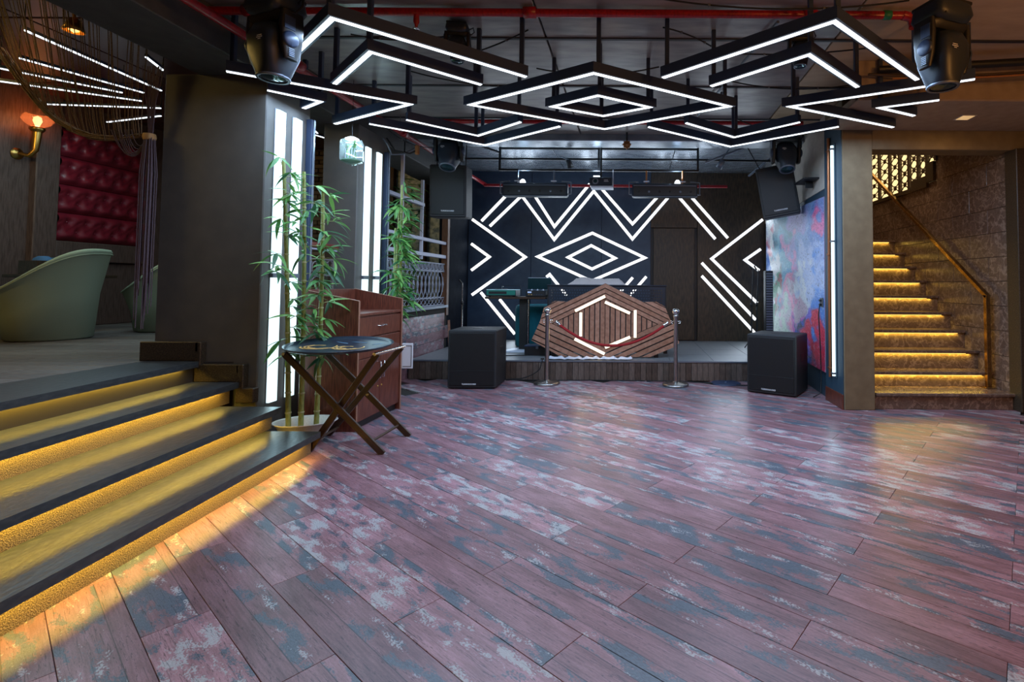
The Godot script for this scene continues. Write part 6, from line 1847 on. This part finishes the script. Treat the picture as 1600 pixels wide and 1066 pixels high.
func build_small_things():
	# microphone stands
	for s in [[Vector3(-2.98, STAGE_H, -8.75), "chrome microphone stand at the left corner of the stage"], [Vector3(2.02, STAGE_H, -8.75), "dark tripod stand leaning at the right corner of the stage"], [Vector3(2.17, STAGE_H, -9.0), "second dark stand against the right corner behind the tripod"]]:
		var t := thing("microphone_stand", s[1], "stand", s[0])
		var left: bool = s[0].x < 0
		var m: Material = M.chrome if left else M.black
		rod(t, "lower_tube", Vector3(0, 0.12, 0), Vector3(0, 0.75, 0), 0.014, m)
		rod(t, "upper_tube", Vector3(0, 0.7, 0), Vector3(0.0 if left else 0.03, 1.08 if left else 1.35, 0), 0.010, m)
		part(t, "clutch", lathe([Vector2(0.012, -0.03), Vector2(0.022, -0.025), Vector2(0.022, 0.025), Vector2(0.012, 0.03)], 12), M.black, Vector3(0, 0.73, 0))
		part(t, "clip", tube([Vector3(0, 1.06 if left else 1.34, 0), Vector3(-0.03, 1.10 if left else 1.38, 0.01), Vector3(-0.05, 1.13 if left else 1.41, 0.03)], 0.014, 8), M.black)
		for k in 3:
			var a := TAU * k / 3 + 0.4
			rod(t, "leg", Vector3(0, 0.16, 0), Vector3(cos(a) * 0.18, 0.008, sin(a) * 0.18), 0.009, m)
	for k in 2:
		var st := thing("wooden_stick", "thin wooden stick leaning at the end of the boarded low wall, " + ("nearer the viewer" if k == 0 else "nearer the stage corner"), "stick", Vector3(-3.1, STAGE_H, -8.5 - k * 0.06), 0.0, "wooden sticks by the low wall")
		rod(st, "shaft", Vector3.ZERO, Vector3(-0.03, 0.45, -0.02 + k * 0.01), 0.012, M.slat0)
	# tube light and copper conduit on the column flank
	var t := thing("tube_light", "upright cyan white tube light on the flank of the column", "light", Vector3(2.255, 0.33, -5.70))
	rod(t, "tube", Vector3(-0.02, 0.0, 0.0), Vector3(-0.02, 2.6, 0.0), 0.018, M.led_side, 14)
	slab(t, "back_channel", Vector3(-0.005, -0.02, -0.04), Vector3(0.005, 2.62, 0.04), M.teal_paint, 0.002)
	for y in [0.02, 1.5, 2.55]: slab(t, "clip", Vector3(-0.045, y, -0.025), Vector3(0.0, y + 0.02, 0.025), M.alu, 0.003)
	area_light(t, Vector3(2.205, 1.63, -5.70), Vector3.LEFT, Vector3.UP, 2.6, 0.03, Color(0.76, 0.94, 1.0), 0.5)
	var c := thing("copper_conduit", "copper coloured conduit standing beside the tube light", "conduit", Vector3(2.24, 0.3, -5.82))
	rod(c, "pipe", Vector3(0, 0, 0), Vector3(0, 2.75, 0), 0.018, M.copper, 12)
	for y in [0.1, 1.4, 2.6]: part(c, "saddle", cbox(Vector3(0.05, 0.025, 0.06), 0.004), M.copper, Vector3(0.005, y, 0))
	# socket and lead on the mural wall
	var s := thing("wall_socket", "grey double socket with a plugged lead at the right edge of the mural", "socket", Vector3(2.285, 1.08, -6.18))
	slab(s, "plate", Vector3(-0.01, 0.0, -0.05), Vector3(0.0, 0.11, 0.05), M.socket, 0.004)
	for k in 2: slab(s, "plug", Vector3(-0.035, 0.015 + k * 0.05, -0.02), Vector3(-0.01, 0.04 + k * 0.05, 0.02), M.black, 0.004)
	part(s, "lead", tube([Vector3(-0.03, 0.02, 0), Vector3(-0.05, -0.1, 0.02), Vector3(-0.03, -0.5, 0.02), Vector3(-0.03, -0.85, 0.04), Vector3(-0.06, -1.02, 0.1), Vector3(-0.15, -1.07, 0.1)], 0.007, 6), M.rubber)
	# small shelf on the pale upper wall
	var sh := thing("corner_shelf", "small dark shelf on the pale wall above the mural", "shelf", Vector3(2.30, 2.68, -6.5))
	slab(sh, "board", Vector3(-0.18, 0, -0.22), Vector3(0.02, 0.02, 0.2), M.black, 0.003)
	slab(sh, "bracket", Vector3(-0.1, -0.08, -0.01), Vector3(0.0, 0.0, 0.01), M.black, 0.003)
	# dark floor plate by the right subwoofer
	var p := thing("speaker_stand_base", "round dark stand base on the floor left of the right subwoofer", "stand base", Vector3(1.25, 0.0, -6.95))
	part(p, "disc", lathe([Vector2(0.001, 0.014), Vector2(0.19, 0.012), Vector2(0.20, 0.006), Vector2(0.20, 0.0)], 32), M.housing)
	part(p, "hub", lathe([Vector2(0.001, 0.03), Vector2(0.02, 0.03), Vector2(0.025, 0.012)], 14), M.housing)
	# orange fretwork rings behind the lattice
	var o := thing("fretwork_panel", "amber fretwork panel behind the lattice between the bamboo leaves", "panel", Vector3(-4.72, 2.0, -9.60))
	for i in 6:
		for j in 3:
			var rr := part(o, "fret_ring", ring(0.05, 0.05, 0.012, 12), M.orange_mosaic, Vector3(-0.22 + i * 0.085, j * 0.085, 0), Vector3(0, PI / 2, 0))
	# orange coil on the pillar top
	var q := thing("cable_coil", "bundle of loose cables with a rusty clamp at the top of the far pillar", "cables", Vector3(-3.08, 2.98, -6.2))
	part(q, "loop", tube([Vector3(0, 0.12, 0.1), Vector3(0.05, 0.05, 0.08), Vector3(0.06, -0.05, 0.0), Vector3(0.15, -0.02, -0.1), Vector3(0.28, 0.08, -0.2)], 0.012, 8), M.alu)
	part(q, "loop", tube([Vector3(0.02, 0.14, 0.05), Vector3(0.1, 0.0, 0.0), Vector3(0.22, 0.0, -0.15), Vector3(0.3, 0.06, -0.2)], 0.01, 8), M.rubber)
	part(q, "clamp", cbox(Vector3(0.05, 0.12, 0.05), 0.01), M.rust, Vector3(0.29, 0.06, -0.2))
